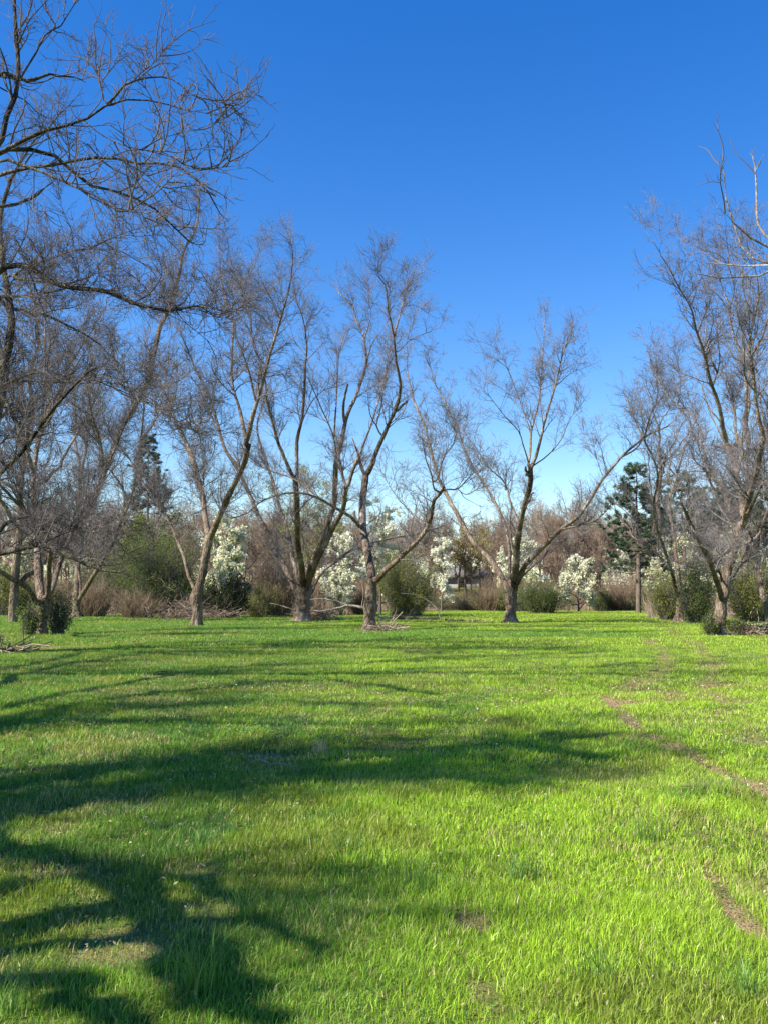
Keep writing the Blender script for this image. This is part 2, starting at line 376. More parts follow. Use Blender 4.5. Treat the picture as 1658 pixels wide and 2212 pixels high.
# ground clutter: dead leaves and low clover between the blades
def clutter(name, label, N, y1, size, cols, seed, zmax, thr, flat, cat):
    rng = np.random.default_rng(seed); y = 2.8 + (y1 - 2.8) * rng.random(N) ** .75; x = (rng.random(N) * 2 - 1) * (.4135 * y + 1.5)
    k = fbm(x * 1.1 + seed, y * 1.1, 3) + .35 * dirt(x, y) > thr + rng.normal(size=N) * .06; x = x[k]; y = y[k]; n_ = len(x)
    c = np.stack([x, y, hgt(x, y) + rng.random(n_) * zmax + .004], 1); a = rng.normal(size=(n_, 3)) * (1 - flat) + np.array([0, 0, flat]); a /= np.linalg.norm(a, axis=1, keepdims=True)
    b = rng.normal(size=(n_, 3)); b -= (a * b).sum(1, keepdims=True) * a; b /= np.linalg.norm(b, axis=1, keepdims=True); d_ = np.cross(a, b); q = (size * rng.uniform(.5, 1.3, n_) * (.6 + y * .06))[:, None]
    V = np.stack([c - b * q, c + d_ * q * .45, c + b * q, c - d_ * q * .45 + a * q * .2], 1).reshape(-1, 3); C = np.array(cols)[rng.integers(0, len(cols), n_)] * rng.uniform(.6, 1.2, (n_, 1))
    o = make_mesh(name, V, [np.arange(4 * n_).reshape(n_, 4)], GRASS, col=np.repeat(C, 4, 0)); o['kind'] = 'stuff'; return tag(o, label, cat)
clutter('dead_leaves', 'brown and straw-coloured bits of dead leaf scattered in the grass', 30000, 18, .014, [(.36, .24, .13), (.5, .38, .22), (.24, .15, .09), (.62, .55, .38)], 21, .045, .50, .6, 'leaf litter')
clutter('clover', 'patches of low broad-leaved clover among the grass', 60000, 14, .013, [(.09, .24, .05), (.13, .30, .06), (.07, .18, .06)], 22, .05, .56, .75, 'clover')
clutter('white_petals', 'tiny white petals dotted over the grass', 900, 22, .008, [(.85, .85, .8)], 23, .07, .3, .6, 'petals')

# ------------------------------------------------------------------ traced pecan trees
REG = {'v': (0, 0, 1), '1': (0, 0, .3371), '2': (0, 681.4, .3389), '3': (340.8, 477.1, .37), '4': (340.8, 954.1, .37),
       '5': (817.8, 613.4, .37), '6': (1226.7, 306.7, .2927), '7': (1226.7, 954.1, .2602), '8': (0, 579.3, .2003), 'b': (204.5, 613.4, .2055)}
def traced_tree(label, D, base, trunk, limbs, seed, group, near=False, dens=1.0, name='pecan_tree', zmin=None, bark=None, twig=None, len_s=1.0, ext=.3, baseD=None):
    rng = np.random.default_rng(seed)
    bx, by = base; g = at(bx, by, D); loc = np.array([g[0], D, gz(g[0], D)])
    dzs = loc[2] - g[2]                                     # foot the tree on the ground
    polys = []                                              # (pts3d, radii)
    def conv(reg, pts, w0, w1):
        ox, oy, s = REG[reg]; P = np.array([(ox + p[0] * s, oy + p[1] * s) for p in pts], float); return P, w0 * s, w1 * s
    def world(P, Dp):
        W = at(P[:, 0], P[:, 1], Dp); f = np.clip((12 - W[:, 2]) / 12, 0, 1); W[:, 2] += dzs * f; return W
    # trunk
    reg, pts, ws = trunk; ox, oy, s = REG[reg]
    P = np.array([(ox + p[0] * s, oy + p[1] * s) for p in pts], float); P[0] = (bx, by)
    W = world(P, np.full(len(P), D)); R = np.array(ws) * s * .5 * D / F
    W = np.vstack([W[0] - np.array([0, 0, .35]), W]); R = np.concatenate([[R[0] * 1.35], R])
    img = [(P, np.full(len(P), float(D)))]
    G = Geo(); Wt, Rt = resample(W, R, 30)
    hh = Wt[:, 2] - loc[2]; Rt = Rt * (1 + .38 * np.exp(-np.clip(hh, 0, 9) / .28))
    V, Q = tubes(Wt[None], Rt[None], 20, rng, .085); Vr = V.reshape(30, 20, 3); ctr = Wt[:, None]; ph = rng.uniform(0, 6.28)
    lobe = np.clip(np.cos(np.arange(20) * 2 * np.pi / 20 * 5 + ph), 0, 1)[None, :, None] * np.exp(-np.clip(hh, 0, 9) / .3)[:, None, None]
    V = (ctr + (Vr - ctr) * (1 + .45 * lobe)).reshape(-1, 3); G.add(V, Q)     # root flare in lobes
    # burls
    for k in range(3):
        i = rng.integers(8, 27); c = Wt[i]; a = rng.uniform(0, 6.28); dr = np.array([math.cos(a), math.sin(a), .15]); 
        pp = np.array([c + dr * Rt[i] * q for q in (.45, .8, 1.05, 1.2)]); rr = Rt[i] * np.array([.5, .48, .33, .1]) * rng.uniform(.7, 1.1)
        V, Q = tubes(pp[None], rr[None], 10, rng, .09); G.add(V, Q)
    LP, LR = [], []
    for lb in limbs:
        reg, pts, w0, w1 = lb[:4]; opt = lb[4] if len(lb) > 4 else {}
        P, w0, w1 = conv(reg, pts, w0, w1)
        # start on the nearest existing limb (in depth too)
        best = None
        for (Pi, Di) in img:
            for j in range(len(Pi) - 1):
                v = Pi[j + 1] - Pi[j]; t = np.clip(np.dot(P[0] - Pi[j], v) / (v @ v + 1e-9), 0, 1); q = Pi[j] + t * v; dd = np.linalg.norm(P[0] - q)
                if best is None or dd < best[0]: best = (dd, Di[j] + t * (Di[j + 1] - Di[j]), q)
        D0 = opt.get('D0', best[1] if best[0] < 45 else D)
        if best[0] < 45 and 'D0' not in opt: P = np.vstack([best[2], P]) if best[0] > 2 else P
        L = np.linalg.norm(np.diff(P, axis=0), axis=1).sum() * D0 / F
        dz = opt.get('dz', rng.choice([-1, 1]) * rng.uniform(.15, .5)) * L
        tt = np.concatenate([[0], np.cumsum(np.linalg.norm(np.diff(P, axis=0), axis=1))]); tt /= tt[-1]
        dz = float(np.clip(dz, -.13 * D0, .13 * D0)); Dp = np.clip(D0 + dz * tt ** .9, .8 * D, 1.25 * D); img.append((P, Dp))
        W = world(P, Dp); R = (w0 + (w1 - w0) * tt ** .8) * .5 * Dp / F
        K = int(np.clip(L / .35, 12, 60)); Wl, Rl = resample(W, R, K)
        jit = rng.normal(size=(K, 3)); jit = (jit + np.roll(jit, 1, 0) + np.roll(jit, -1, 0)) / 1.7; jit[0] = 0
        Wl = Wl + jit * np.minimum(Rl, .09)[:, None] * .25
        if opt.get('stub'):
            pass
        elif Rl[-1] < .09 and ext:                            # finish the limb in a thin leader
            d = Wl[-1] - Wl[-4]; d /= np.linalg.norm(d) + 1e-9; e = [Wl[-1]]; r = [Rl[-1]]
            for k in range(8):
                d = d + rng.normal(size=3) * .16 + np.array([0, 0, .04]); d /= np.linalg.norm(d); e.append(e[-1] + d * .16 * ext * (L ** .35) * opt.get('ext', 1)); r.append(Rl[-1] * (1 - (k + 1) / 9.5))
            Wl = np.vstack([Wl, e[1:]]); Rl = np.concatenate([Rl, r[1:]])
        V, Q = tubes(Wl[None], Rl[None], 10 if Rl[0] > .07 else 7, rng, .09); G.add(V, Q)
        if not opt.get('stub'):
            a, b = resample(Wl, Rl, 40) if len(Wl) != 40 else (Wl, Rl)
            LP.append(a); LR.append(b)
    root = thing(name, label, 'tree', tuple(loc), group)
    G.build('trunk', bark or BARK, root, loc)
    LP = np.array(LP); LR = np.array(LR)
    zm = loc[2] + (zmin if zmin is not None else 2.2)
    s = len_s
    P1, R1 = grow(rng, LP, LR, 1.8 * dens, 2.4 * s, (.45, 1.1), .36, .24, 9, .22, .55, .055, .014, .25, zm, 1.15)
    P2, R2 = grow(rng, P1, R1, 3.6 * dens, 1.2 * s, (.45, 1.2), .17, .30, 6, .15, .55, .019, .0075, .4, zm)
    P2b, R2b = grow(rng, LP, LR, 3.0 * dens, 1.0 * s, (.6, 1.4), .15, .34, 6, .35, .2, .013, .006, .4, zm, 1.1)
    P2 = np.concatenate([P2, P2b]); R2 = np.concatenate([R2, R2b])
    P3, R3 = grow(rng, P2, R2, 5.4 * dens, .48 * s, (.45, 1.15), .10, .26, 4, .1, .8, .0075, .0055, .6, zm)
    C = Geo()
    C.add(*tubes(P1, R1, 5)); C.add(*tubes(P2, R2, 4)); C.add(*tubes(P3, R3, 3))
    C.build('crown', twig or TWIG, root, loc)
    return root

G0 = 'old pecan trees with bare crowns'
# centre right, the spreading vase
traced_tree('widest spreading bare pecan tree, alone right of centre, low limb reaching toward the pine', 62, (1101, 1342),
 ('5', [(768, 1972), (768, 1900), (768, 1830), (775, 1760)], [62, 56, 62, 80]), [
 ('5', [(762, 1800), (700, 1680), (640, 1600), (540, 1490), (460, 1350), (385, 1210), (330, 1090), (300, 970), (265, 830), (210, 690), (170, 540), (165, 430)], 38, 6, dict(dz=5)),
 ('5', [(765, 1780), (758, 1600), (745, 1440), (715, 1350), (640, 1210), (560, 1090), (500, 960), (440, 800), (380, 690), (320, 560), (300, 490)], 26, 5, dict(dz=7)),
 ('5', [(785, 1770), (800, 1600), (820, 1400), (845, 1280), (878, 1160), (880, 1060)], 44, 28, dict(dz=-1)),
 ('5', [(885, 1075), (920, 990), (950, 870), (985, 740), (1030, 590), (1060, 450), (1100, 310)], 22, 5),
 ('5', [(868, 1070), (880, 960), (885, 860), (930, 680), (945, 540), (955, 400), (965, 240)], 17, 4),
 ('5', [(870, 1040), (845, 950), (815, 860), (740, 780), (640, 650)], 10, 3),
 ('5', [(885, 860), (850, 770), (805, 640), (750, 500), (710, 410)], 8, 3),
 ('5', [(760, 500), (680, 440), (600, 400)], 4, 2),
 ('5', [(895, 1062), (980, 1000), (1060, 910), (1110, 790), (1180, 700)], 9, 3),
 ('5', [(1035, 590), (1120, 520), (1220, 480)], 6, 2),
 ('5', [(862, 1110), (853, 1065)], 18, 14, dict(stub=1)), ('5', [(870, 1270), (885, 1225), (903, 1213)], 16, 10, dict(stub=1)),
 ('5', [(812, 1390), (795, 1340), (760, 1250), (725, 1150), (640, 1070), (560, 950), (515, 890)], 15, 4),
 ('5', [(737, 1200), (737, 1150)], 12, 8, dict(stub=1)),
 ('5', [(805, 1740), (850, 1640), (930, 1560), (1040, 1450), (1150, 1360), (1230, 1260), (1300, 1140), (1400, 1020), (1500, 930), (1570, 880), (1660, 840)], 38, 8, dict(dz=-5)),
 ('5', [(1070, 1430), (1150, 1410), (1270, 1370), (1340, 1300), (1372, 1245)], 13, 6, dict(dz=-3)),
 ('5', [(830, 1700), (900, 1640), (960, 1590), (990, 1530)], 17, 9),
 ('5', [(1420, 1005), (1500, 960), (1570, 840), (1640, 670)], 10, 4), ('5', [(1300, 1110), (1260, 990), (1245, 900)], 5, 2),
 ('5', [(650, 1590), (640, 1660), (700, 1590)], 5, 3, dict(stub=1)),
 ('5', [(800, 1600), (775, 1500), (765, 1400), (770, 1300)], 12, 4),
 ], 1, G0, dens=1.4, len_s=.9)
# the middle one, leaning and forked
traced_tree('leaning forked pecan tree with a hooked dark limb on its right, nearest at centre', 46, (798, 1360),
 ('4', [(1243, 1100), (1235, 1020), (1240, 960), (1245, 880), (1250, 790)], [72, 60, 82, 62, 62]), [
 ('4', [(1250, 800), (1235, 680), (1210, 560), (1195, 440), (1205, 300), (1215, 190)], 50, 36, dict(dz=1)),
 ('3', [(1205, 1480), (1175, 1380), (1150, 1310), (1133, 1268)], 24, 8, dict(stub=1)),
 ('3', [(1222, 1480), (1270, 1360), (1310, 1270), (1350, 1180), (1400, 1080), (1415, 950), (1395, 830), (1375, 680), (1345, 520), (1328, 380), (1300, 340)], 32, 5, dict(dz=-3)),
 ('3', [(1385, 1110), (1425, 1080), (1455, 1050)], 20, 13, dict(stub=1)),
 ('3', [(1378, 670), (1410, 560), (1440, 430), (1490, 330)], 13, 4), ('3', [(1405, 760), (1480, 690), (1600, 640)], 7, 3),
 ('3', [(1440, 500), (1490, 490), (1560, 520)], 5, 2),
 ('3', [(1315, 1260), (1275, 1200), (1300, 1100), (1320, 960), (1350, 830)], 10, 4), ('3', [(1280, 1200), (1240, 1130), (1225, 1010)], 8, 3),
 ('4', [(1195, 500), (1130, 440), (1050, 390), (960, 340), (850, 295), (720, 305), (600, 350), (530, 410), (440, 440)], 22, 5, dict(dz=-7, ext=.5)),
 ('4', [(1050, 388), (950, 330), (850, 250), (760, 200), (640, 160), (530, 85)], 14, 5, dict(dz=3)),
 ('4', [(610, 350), (615, 310), (575, 280)], 6, 3, dict(stub=1)),
 ('4', [(1165, 470), (1145, 430), (1150, 400)], 22, 12, dict(stub=1)),
 ('4', [(1270, 810), (1330, 740), (1420, 660), (1520, 570), (1580, 470), (1610, 340), (1650, 290)], 40, 22, dict(dz=-4)),
 ('5', [(350, 1210), (400, 1195), (460, 1190), (540, 1110), (590, 1080)], 12, 4), ('5', [(450, 1185), (500, 1225), (560, 1200), (650, 1165)], 6, 3),
 ('5', [(470, 1200), (500, 1245), (555, 1275)], 5, 2),
 ('5', [(320, 1190), (305, 1110), (270, 1010), (250, 860)], 11, 3), ('5', [(335, 1150), (380, 1010), (440, 910), (430, 780)], 8, 3),
 ('5', [(285, 1430), (340, 1420), (390, 1400)], 8, 3), ('5', [(280, 1400), (200, 1340), (130, 1270), (70, 1190)], 9, 3),
 ], 2, G0, dens=1.55, len_s=.85)
# multi-stem behind left of it
traced_tree('many-stemmed pecan tree fanning from one short trunk, left of the leaning forked one', 64, (653, 1340),
 ('4', [(853, 1045), (850, 980), (850, 900), (852, 830)], [80, 70, 84, 104]), [
 ('4', [(820, 900), (780, 800), (700, 660), (640, 530), (560, 360), (490, 200), (470, 140)], 32, 22, dict(dz=4)),
 ('3', [(470, 1440), (400, 1340), (350, 1190), (290, 1000), (230, 880), (180, 760), (130, 640)], 22, 6),
 ('3', [(360, 1210), (290, 1100), (250, 990), (190, 900)], 12, 5),
 ('4', [(835, 840), (790, 680), (760, 520), (710, 380), (680, 250), (640, 130), (605, 40)], 24, 15, dict(dz=6)),
 ('3', [(608, 1330), (580, 1200), (610, 1080), (640, 980)], 14, 6),
 ('4', [(850, 850), (835, 720), (810, 560), (815, 380), (805, 240)], 42, 34, dict(dz=-1)),
 ('3', [(800, 1510), (770, 1460), (720, 1330), (670, 1180), (640, 1040), (625, 930), (590, 800), (545, 650)], 26, 6),
 ('3', [(815, 1500), (812, 1300), (840, 1180), (855, 1000), (862, 850), (870, 740), (845, 560), (815, 480), (795, 390)], 28, 5),
 ('3', [(838, 1190), (870, 1110), (920, 1030), (985, 980), (1050, 965)], 10, 3),
 ('3', [(860, 780), (800, 700), (775, 620)], 8, 3), ('3', [(865, 820), (920, 760), (960, 720)], 6, 3),
 ('4', [(875, 840), (910, 700), (970, 550), (1020, 380), (1035, 250), (1050, 80), (1068, 0)], 40, 28, dict(dz=-5)),
 ('3', [(1068, 1300), (1090, 1190), (1130, 1080), (1180, 950), (1215, 830), (1200, 680), (1150, 560), (1140, 500), (1060, 420)], 30, 4),
 ('3', [(1092, 1180), (1085, 1080), (1108, 950)], 18, 12, dict(stub=1)),
 ('3', [(1215, 820), (1260, 700), (1330, 610)], 10, 3), ('3', [(1205, 690), (1240, 560), (1230, 430)], 8, 3),
 ('4', [(895, 780), (960, 640), (1030, 490), (1085, 370), (1100, 260)], 34, 28, dict(dz=-2)),
 ('4', [(1098, 265), (1070, 170), (1055, 80)], 20, 14), ('3', [(1045, 1370), (1020, 1240), (950, 1080), (880, 920)], 12, 5),
 ('3', [(1030, 1260), (1045, 1000), (1055, 800), (1090, 660)], 13, 4),
 ('4', [(1105, 260), (1150, 140), (1168, 100)], 22, 18), ('3', [(1175, 1370), (1240, 1200), (1300, 1000), (1340, 830), (1375, 750)], 16, 4),
 ('4', [(1150, 140), (1162, 108)], 18, 16, dict(stub=1)),
 ('4', [(890, 890), (940, 780), (1020, 710), (1120, 640), (1250, 590), (1380, 560), (1500, 540), (1640, 500)], 20, 6, dict(dz=8)),
 ('4', [(840, 860), (760, 790), (700, 720), (650, 640)], 8, 3), ('4', [(800, 870), (740, 850), (690, 780)], 7, 3),
 ], 3, G0, dens=1.4, len_s=.95)
# the Y at left centre
traced_tree('slim Y-forked pecan tree with a low burl, before the half-leafed pear tree', 53, (425, 1350),
 ('4', [(232, 1075), (235, 980), (226, 900), (250, 820), (275, 700), (302, 560)], [50, 52, 66, 48, 46, 50]), [
 ('2', [(1235, 1730), (1195, 1610), (1150, 1470), (1060, 1270), (960, 1130), (880, 1010), (820, 900), (750, 810), (660, 640), (600, 480)], 22, 6, dict(dz=6)),
 ('4', [(300, 580), (280, 420), (260, 300), (215, 150), (172, 20)], 34, 28, dict(dz=4)),
 ('3', [(225, 1440), (180, 1320), (110, 1180), (40, 1000), (-30, 850), (-60, 720)], 28, 7),
 ('4', [(275, 380), (268, 220), (262, 60), (240, -80)], 12, 5),
 ('4', [(305, 560), (370, 420), (440, 270), (500, 140), (530, 20)], 40, 32, dict(dz=-3)),
 ('3', [(515, 1310), (540, 1210), (580, 1060), (620, 920), (660, 760), (710, 600), (760, 430), (780, 300), (790, 190)], 32, 5),
 ('3', [(515, 1290), (490, 1140), (440, 950), (435, 780), (440, 600), (400, 480), (370, 330), (365, 230)], 26, 5),
 ('3', [(572, 1060), (540, 900), (490, 760), (455, 660), (460, 540)], 15, 4),
 ('3', [(690, 660), (740, 570), (800, 540)], 6, 3), ('3', [(640, 860), (560, 740), (545, 560), (480, 400)], 11, 4), ('3', [(720, 590), (650, 430), (560, 260)], 9, 3),
 ('3', [(440, 610), (510, 500), (600, 440)], 8, 3),
 ], 4, G0, dens=1.6, len_s=1.0)
# left, nearest standing
traced_tree('stout pecan tree at left with crooked limbs and green shoots round its foot', 41, (90, 1367),
 ('2', [(258, 2020), (275, 1900), (278, 1800)], [58, 64, 100]), [
 ('2', [(235, 1830), (180, 1730), (90, 1680), (0, 1630), (-120, 1540), (-220, 1400)], 40, 22, dict(dz=-5)),
 ('2', [(262, 1820), (245, 1600), (235, 1400), (222, 1200), (215, 950), (262, 740), (330, 560), (430, 400)], 58, 18, dict(dz=3)),
 ('2', [(262, 740), (285, 520), (290, 300), (292, 60), (300, -150)], 24, 8), ('8', [(500, 1700), (600, 1500), (700, 1270), (850, 1000), (1000, 800)], 34, 10),
 ('2', [(300, 1790), (325, 1560), (318, 1440), (200, 1270), (120, 1190), (0, 1070), (-100, 980)], 36, 16, dict(dz=-4)),
 ('2', [(320, 1780), (380, 1580), (450, 1400), (520, 1250), (600, 1130), (670, 1000), (740, 830), (830, 620), (900, 480)], 38, 10, dict(dz=5)),
 ('2', [(200, 1270), (270, 1180), (350, 1150), (440, 1100)], 14, 5), ('2', [(325, 1480), (330, 1300), (380, 1150)], 12, 5),
 ('2', [(660, 1010), (640, 800), (590, 640), (565, 520)], 22, 8), 
 ('2', [(218, 1000), (160, 800), (100, 640), (60, 480)], 26, 9),
 ], 5, G0, dens=1.7, twig=TWIG_NEAR, zmin=3.0)
traced_tree('pale-trunked pecan tree farther back, between the stout and the Y-forked pecans', 76, (166, 1332),
 ('2', [(490, 1915), (492, 1840), (496, 1760)], [52, 44, 60]), [
 ('2', [(490, 1780), (500, 1600), (520, 1400), (500, 1200), (520, 1000), (480, 800), (480, 600), (470, 400)], 36, 10, dict(dz=3)),
 ('2', [(515, 1800), (600, 1650), (700, 1490), (780, 1300), (840, 1150), (870, 1000), (900, 800), (920, 600)], 32, 10, dict(dz=-3)),
 ('2', [(515, 1770), (508, 1650), (470, 1530), (430, 1400), (360, 1280)], 18, 6),
 ('2', [(560, 1270), (640, 1080), (700, 920), (760, 740), (850, 600), (960, 400)], 36, 26), ('v', [(325, 815), (335, 757), (350, 700), (361, 673), (388, 590), (398, 540), (425, 489), (431, 431)], 13, 3.5),
 ('2', [(645, 1030), (640, 800), (590, 640), (560, 480), (560, 300)], 26, 9),
 ('2', [(520, 1000), (560, 800), (570, 600)], 20, 8), ('2', [(780, 1300), (790, 1120), (700, 980)], 18, 6),
 ('2', [(700, 1490), (660, 1350), (660, 1260)], 14, 6), ('2', [(850, 600), (820, 450), (740, 300), (700, 100)], 16, 6),
 ('2', [(900, 800), (1000, 650), (1060, 420), (1080, 200)], 14, 6),
 ], 6, G0, dens=1.4, len_s=1.15)
# big one just off the left edge; its limbs arch into the picture
traced_tree('pecan tree at the left edge, long lichen-grey limbs arching low over the grass', 27, (-150, 1409),
 ('v', [(-150, 1409), (-140, 1330), (-120, 1250), (-105, 1180)], [95, 80, 76, 90]), [
 ('v', [(-105, 1190), (-60, 1215), (0, 1195), (40, 1186), (100, 1176), (146, 1197), (190, 1217), (217, 1227), (271, 1237), (312, 1251), (345, 1247)], 20, 2.5, dict(dz=-1, ext=.35)),
 ('2', [(260, 1465), (330, 1420), (420, 1380), (540, 1350), (700, 1380), (830, 1540)], 12, 3),
 ('v', [(-105, 1180), (-50, 1170), (0, 1149), (20, 1122), (68, 1115), (129, 1129), (169, 1136)], 15, 4, dict(dz=2)),
 ('2', [(480, 1340), (560, 1270), (640, 1258), (740, 1290), (860, 1310), (950, 1340), (1070, 1330)], 13, 4),
 ('v', [(-110, 1190), (-60, 1080), (-20, 940), (0, 850), (12, 766), (25, 700), (18, 640), (10, 560), (0, 480), (20, 400), (62, 320)], 40, 5, dict(dz=1)),
 ('8', [(20, 1270), (100, 1220), (350, 1130), (500, 1120), (620, 1170), (800, 1190), (1000, 1200), (1250, 1240), (1429, 1300)], 30, 8, dict(dz=-2)),
 ('8', [(100, 1225), (330, 1210), (550, 1225), (900, 1240)], 26, 10, dict(dz=1)),
 ('2', [(700, 440), (830, 520), (1000, 570), (1150, 680), (1280, 760)], 12, 4), ('b', [(0, 1000), (350, 1150), (600, 1270), (900, 1450), (1100, 1560)], 14, 4), 
 ('8', [(10, 1380), (60, 1450), (180, 1650), (250, 1820), (330, 1960)], 44, 24, dict(dz=-2, ext=0)),
 ('8', [(-150, 1950), (0, 1890), (80, 1820), (170, 1700)], 32, 16), ('8', [(80, 1830), (250, 1815), (400, 1815)], 20, 14),
 ('v', [(-100, 1160), (-40, 1060), (20, 1005), (60, 960), (110, 890), (150, 845), (185, 810)], 15, 5, dict(dz=-3, ext=.4)),
 ('v', [(-90, 1100), (-60, 900), (-60, 760), (-30, 660), (0, 585), (60, 578), (100, 600), (150, 618), (230, 630), (290, 655), (365, 670), (420, 660)], 30, 5, dict(dz=-2)),
 ('1', [(0, 1900), (200, 1890), (450, 1840)], 24, 10), ('1', [(80, 1770), (200, 1690), (280, 1680), (420, 1620), (600, 1580), (750, 1510), (870, 1470)], 18, 5, dict(dz=-2)),
 ('8', [(0, 340), (150, 440), (450, 490), (700, 600), (900, 700), (1050, 800)], 50, 16, dict(dz=1)), ('8', [(-20, 210), (150, 330), (390, 520)], 24, 12, dict(ext=0)),
 ('8', [(150, 100), (400, 130), (700, 180), (1000, 230), (1250, 260), (1400, 370)], 34, 12, dict(dz=-1)),
 ('b', [(0, 60), (200, 100), (380, 170), (700, 260), (900, 240), (1100, 270), (1300, 350)], 22, 8), ('b', [(1100, 275), (1240, 200), (1270, 100), (1350, 30)], 11, 4),
 ('b', [(860, 280), (960, 400), (1200, 600), (1430, 790), (1530, 890)], 10, 3), ('b', [(0, 930), (300, 1060), (640, 1230), (860, 1430), (1060, 1530)], 16, 5, dict(dz=-1)),
 ('8', [(360, 120), (380, 280), (360, 450)], 14, 6), ('1', [(500, 1570), (640, 1600), (760, 1600), (900, 1680), (1030, 1740), (1200, 1760)], 9, 3),
 ('1', [(850, 1940), (960, 1880), (1040, 1760), (1020, 1640), (980, 1500)], 10, 3),
 ], 7, G0, dens=1.8, bark=BARK_DARK, twig=TWIG_NEAR, zmin=2.4, len_s=.75, ext=.5)
# the near tree at the upper left
traced_tree('near pecan tree, long sweeping limbs in the upper left corner', 17, (-800, 1478),
 ('v', [(-800, 1478), (-790, 1300), (-760, 1100), (-720, 900)], [95, 80, 74, 84]), [
 ('v', [(-720, 920), (-560, 700), (-360, 520), (-140, 400), (-40, 350), (0, 330), (40, 307), (101, 280), (145, 270), (182, 260), (219, 233), (256, 219), (293, 212), (324, 216), (370, 226), (408, 239)], 30, 2.2, dict(dz=-2, ext=.4)),
 ('1', [(690, 670), (740, 610), (800, 540), (900, 505), (1050, 490), (1150, 530), (1220, 600), (1440, 660)], 20, 3, dict(ext=.4)),
 ('1', [(760, 600), (770, 560), (850, 520), (900, 470), (1000, 390), (1040, 330)], 9, 3, dict(ext=.4)), ('1', [(670, 650), (660, 590), (630, 500), (610, 350), (590, 240)], 8, 3, dict(ext=.4)),
 ('1', [(550, 780), (650, 860), (800, 930), (940, 960), (1100, 1000), (1260, 1080), (1400, 1070), (1500, 1060)], 9, 3, dict(ext=.3)), ('1', [(900, 975), (1000, 900), (1150, 850), (1280, 820), (1430, 760)], 7, 3, dict(ext=.3)),
 ('v', [(-120, 400), (-60, 360), (-20, 340), (0, 318), (10, 262), (34, 205), (39, 135), (34, 34), (30, -60), (20, -200)], 16, 6, dict(dz=1)),
 ('1', [(100, 600), (75, 620), (60, 500), (20, 350), (-40, 220)], 16, 7), ('1', [(115, 530), (210, 380), (300, 210), (370, 190), (420, 120), (490, 10)], 16, 6), ('1', [(350, 190), (350, 150), (285, 50)], 9, 5),
 ('1', [(118, 290), (180, 150), (240, 70), (320, -10)], 9, 5),
 ('v', [(-720, 930), (-420, 620), (-180, 440), (-60, 395), (0, 375), (50, 362), (118, 354), (169, 344), (236, 340), (303, 354), (364, 351), (404, 371), (438, 398), (460, 430), (475, 458)], 26, 2.5, dict(dz=-1, ext=.2)),
 ('1', [(700, 1012), (830, 960), (960, 960), (1080, 985), (1240, 1085), (1420, 1070)], 8, 3, dict(ext=.3)), ('1', [(820, 1050), (930, 1110), (1080, 1245)], 9, 4, dict(ext=.3)),
 ('v', [(-60, 395), (0, 347), (50, 357), (101, 374), (168, 404), (219, 428), (253, 452)], 9, 4, dict(dz=-1)), ('1', [(290, 1100), (330, 1130), (430, 1170), (600, 1250), (770, 1350)], 8, 3),
 ('v', [(-60, 360), (-10, 335), (30, 320), (84, 327), (142, 347), (175, 391), (236, 408), (286, 425), (337, 452), (371, 485), (404, 516)], 12, 3, dict(dz=1, ext=.4)),
 ('1', [(520, 1165), (640, 1140), (760, 1160), (860, 1110)], 5, 2), ('1', [(430, 830), (500, 890), (590, 930)], 5, 2),
 ('1', [(-20, 480), (120, 510), (240, 525)], 13, 7), ('1', [(-20, 540), (60, 590), (160, 640), (240, 720), (330, 760)], 12, 5),
 ('v', [(-720, 930), (-500, 600), (-300, 420), (-120, 250), (-60, 180), (0, 160), (60, 175)], 30, 8, dict(dz=3)), ('v', [(-300, 420), (-150, 430), (-40, 440), (20, 445), (60, 430)], 18, 6, dict(dz=2)),
 ('v', [(-720, 950), (-760, 700), (-720, 400), (-640, 150), (-560, -100)], 40, 16), ('v', [(-560, 700), (-420, 450), (-380, 200), (-300, -50), (-250, -250)], 30, 12),
 ('v', [(-760, 1000), (-900, 800), (-1050, 600), (-1150, 300)], 36, 14), ('v', [(-300, 430), (-220, 200), (-160, 0), (-120, -200)], 18, 8),
 ], 8, G0, dens=1.25, bark=BARK_DARK, twig=TWIG_NEAR, zmin=4.5, len_s=.55, ext=.5)
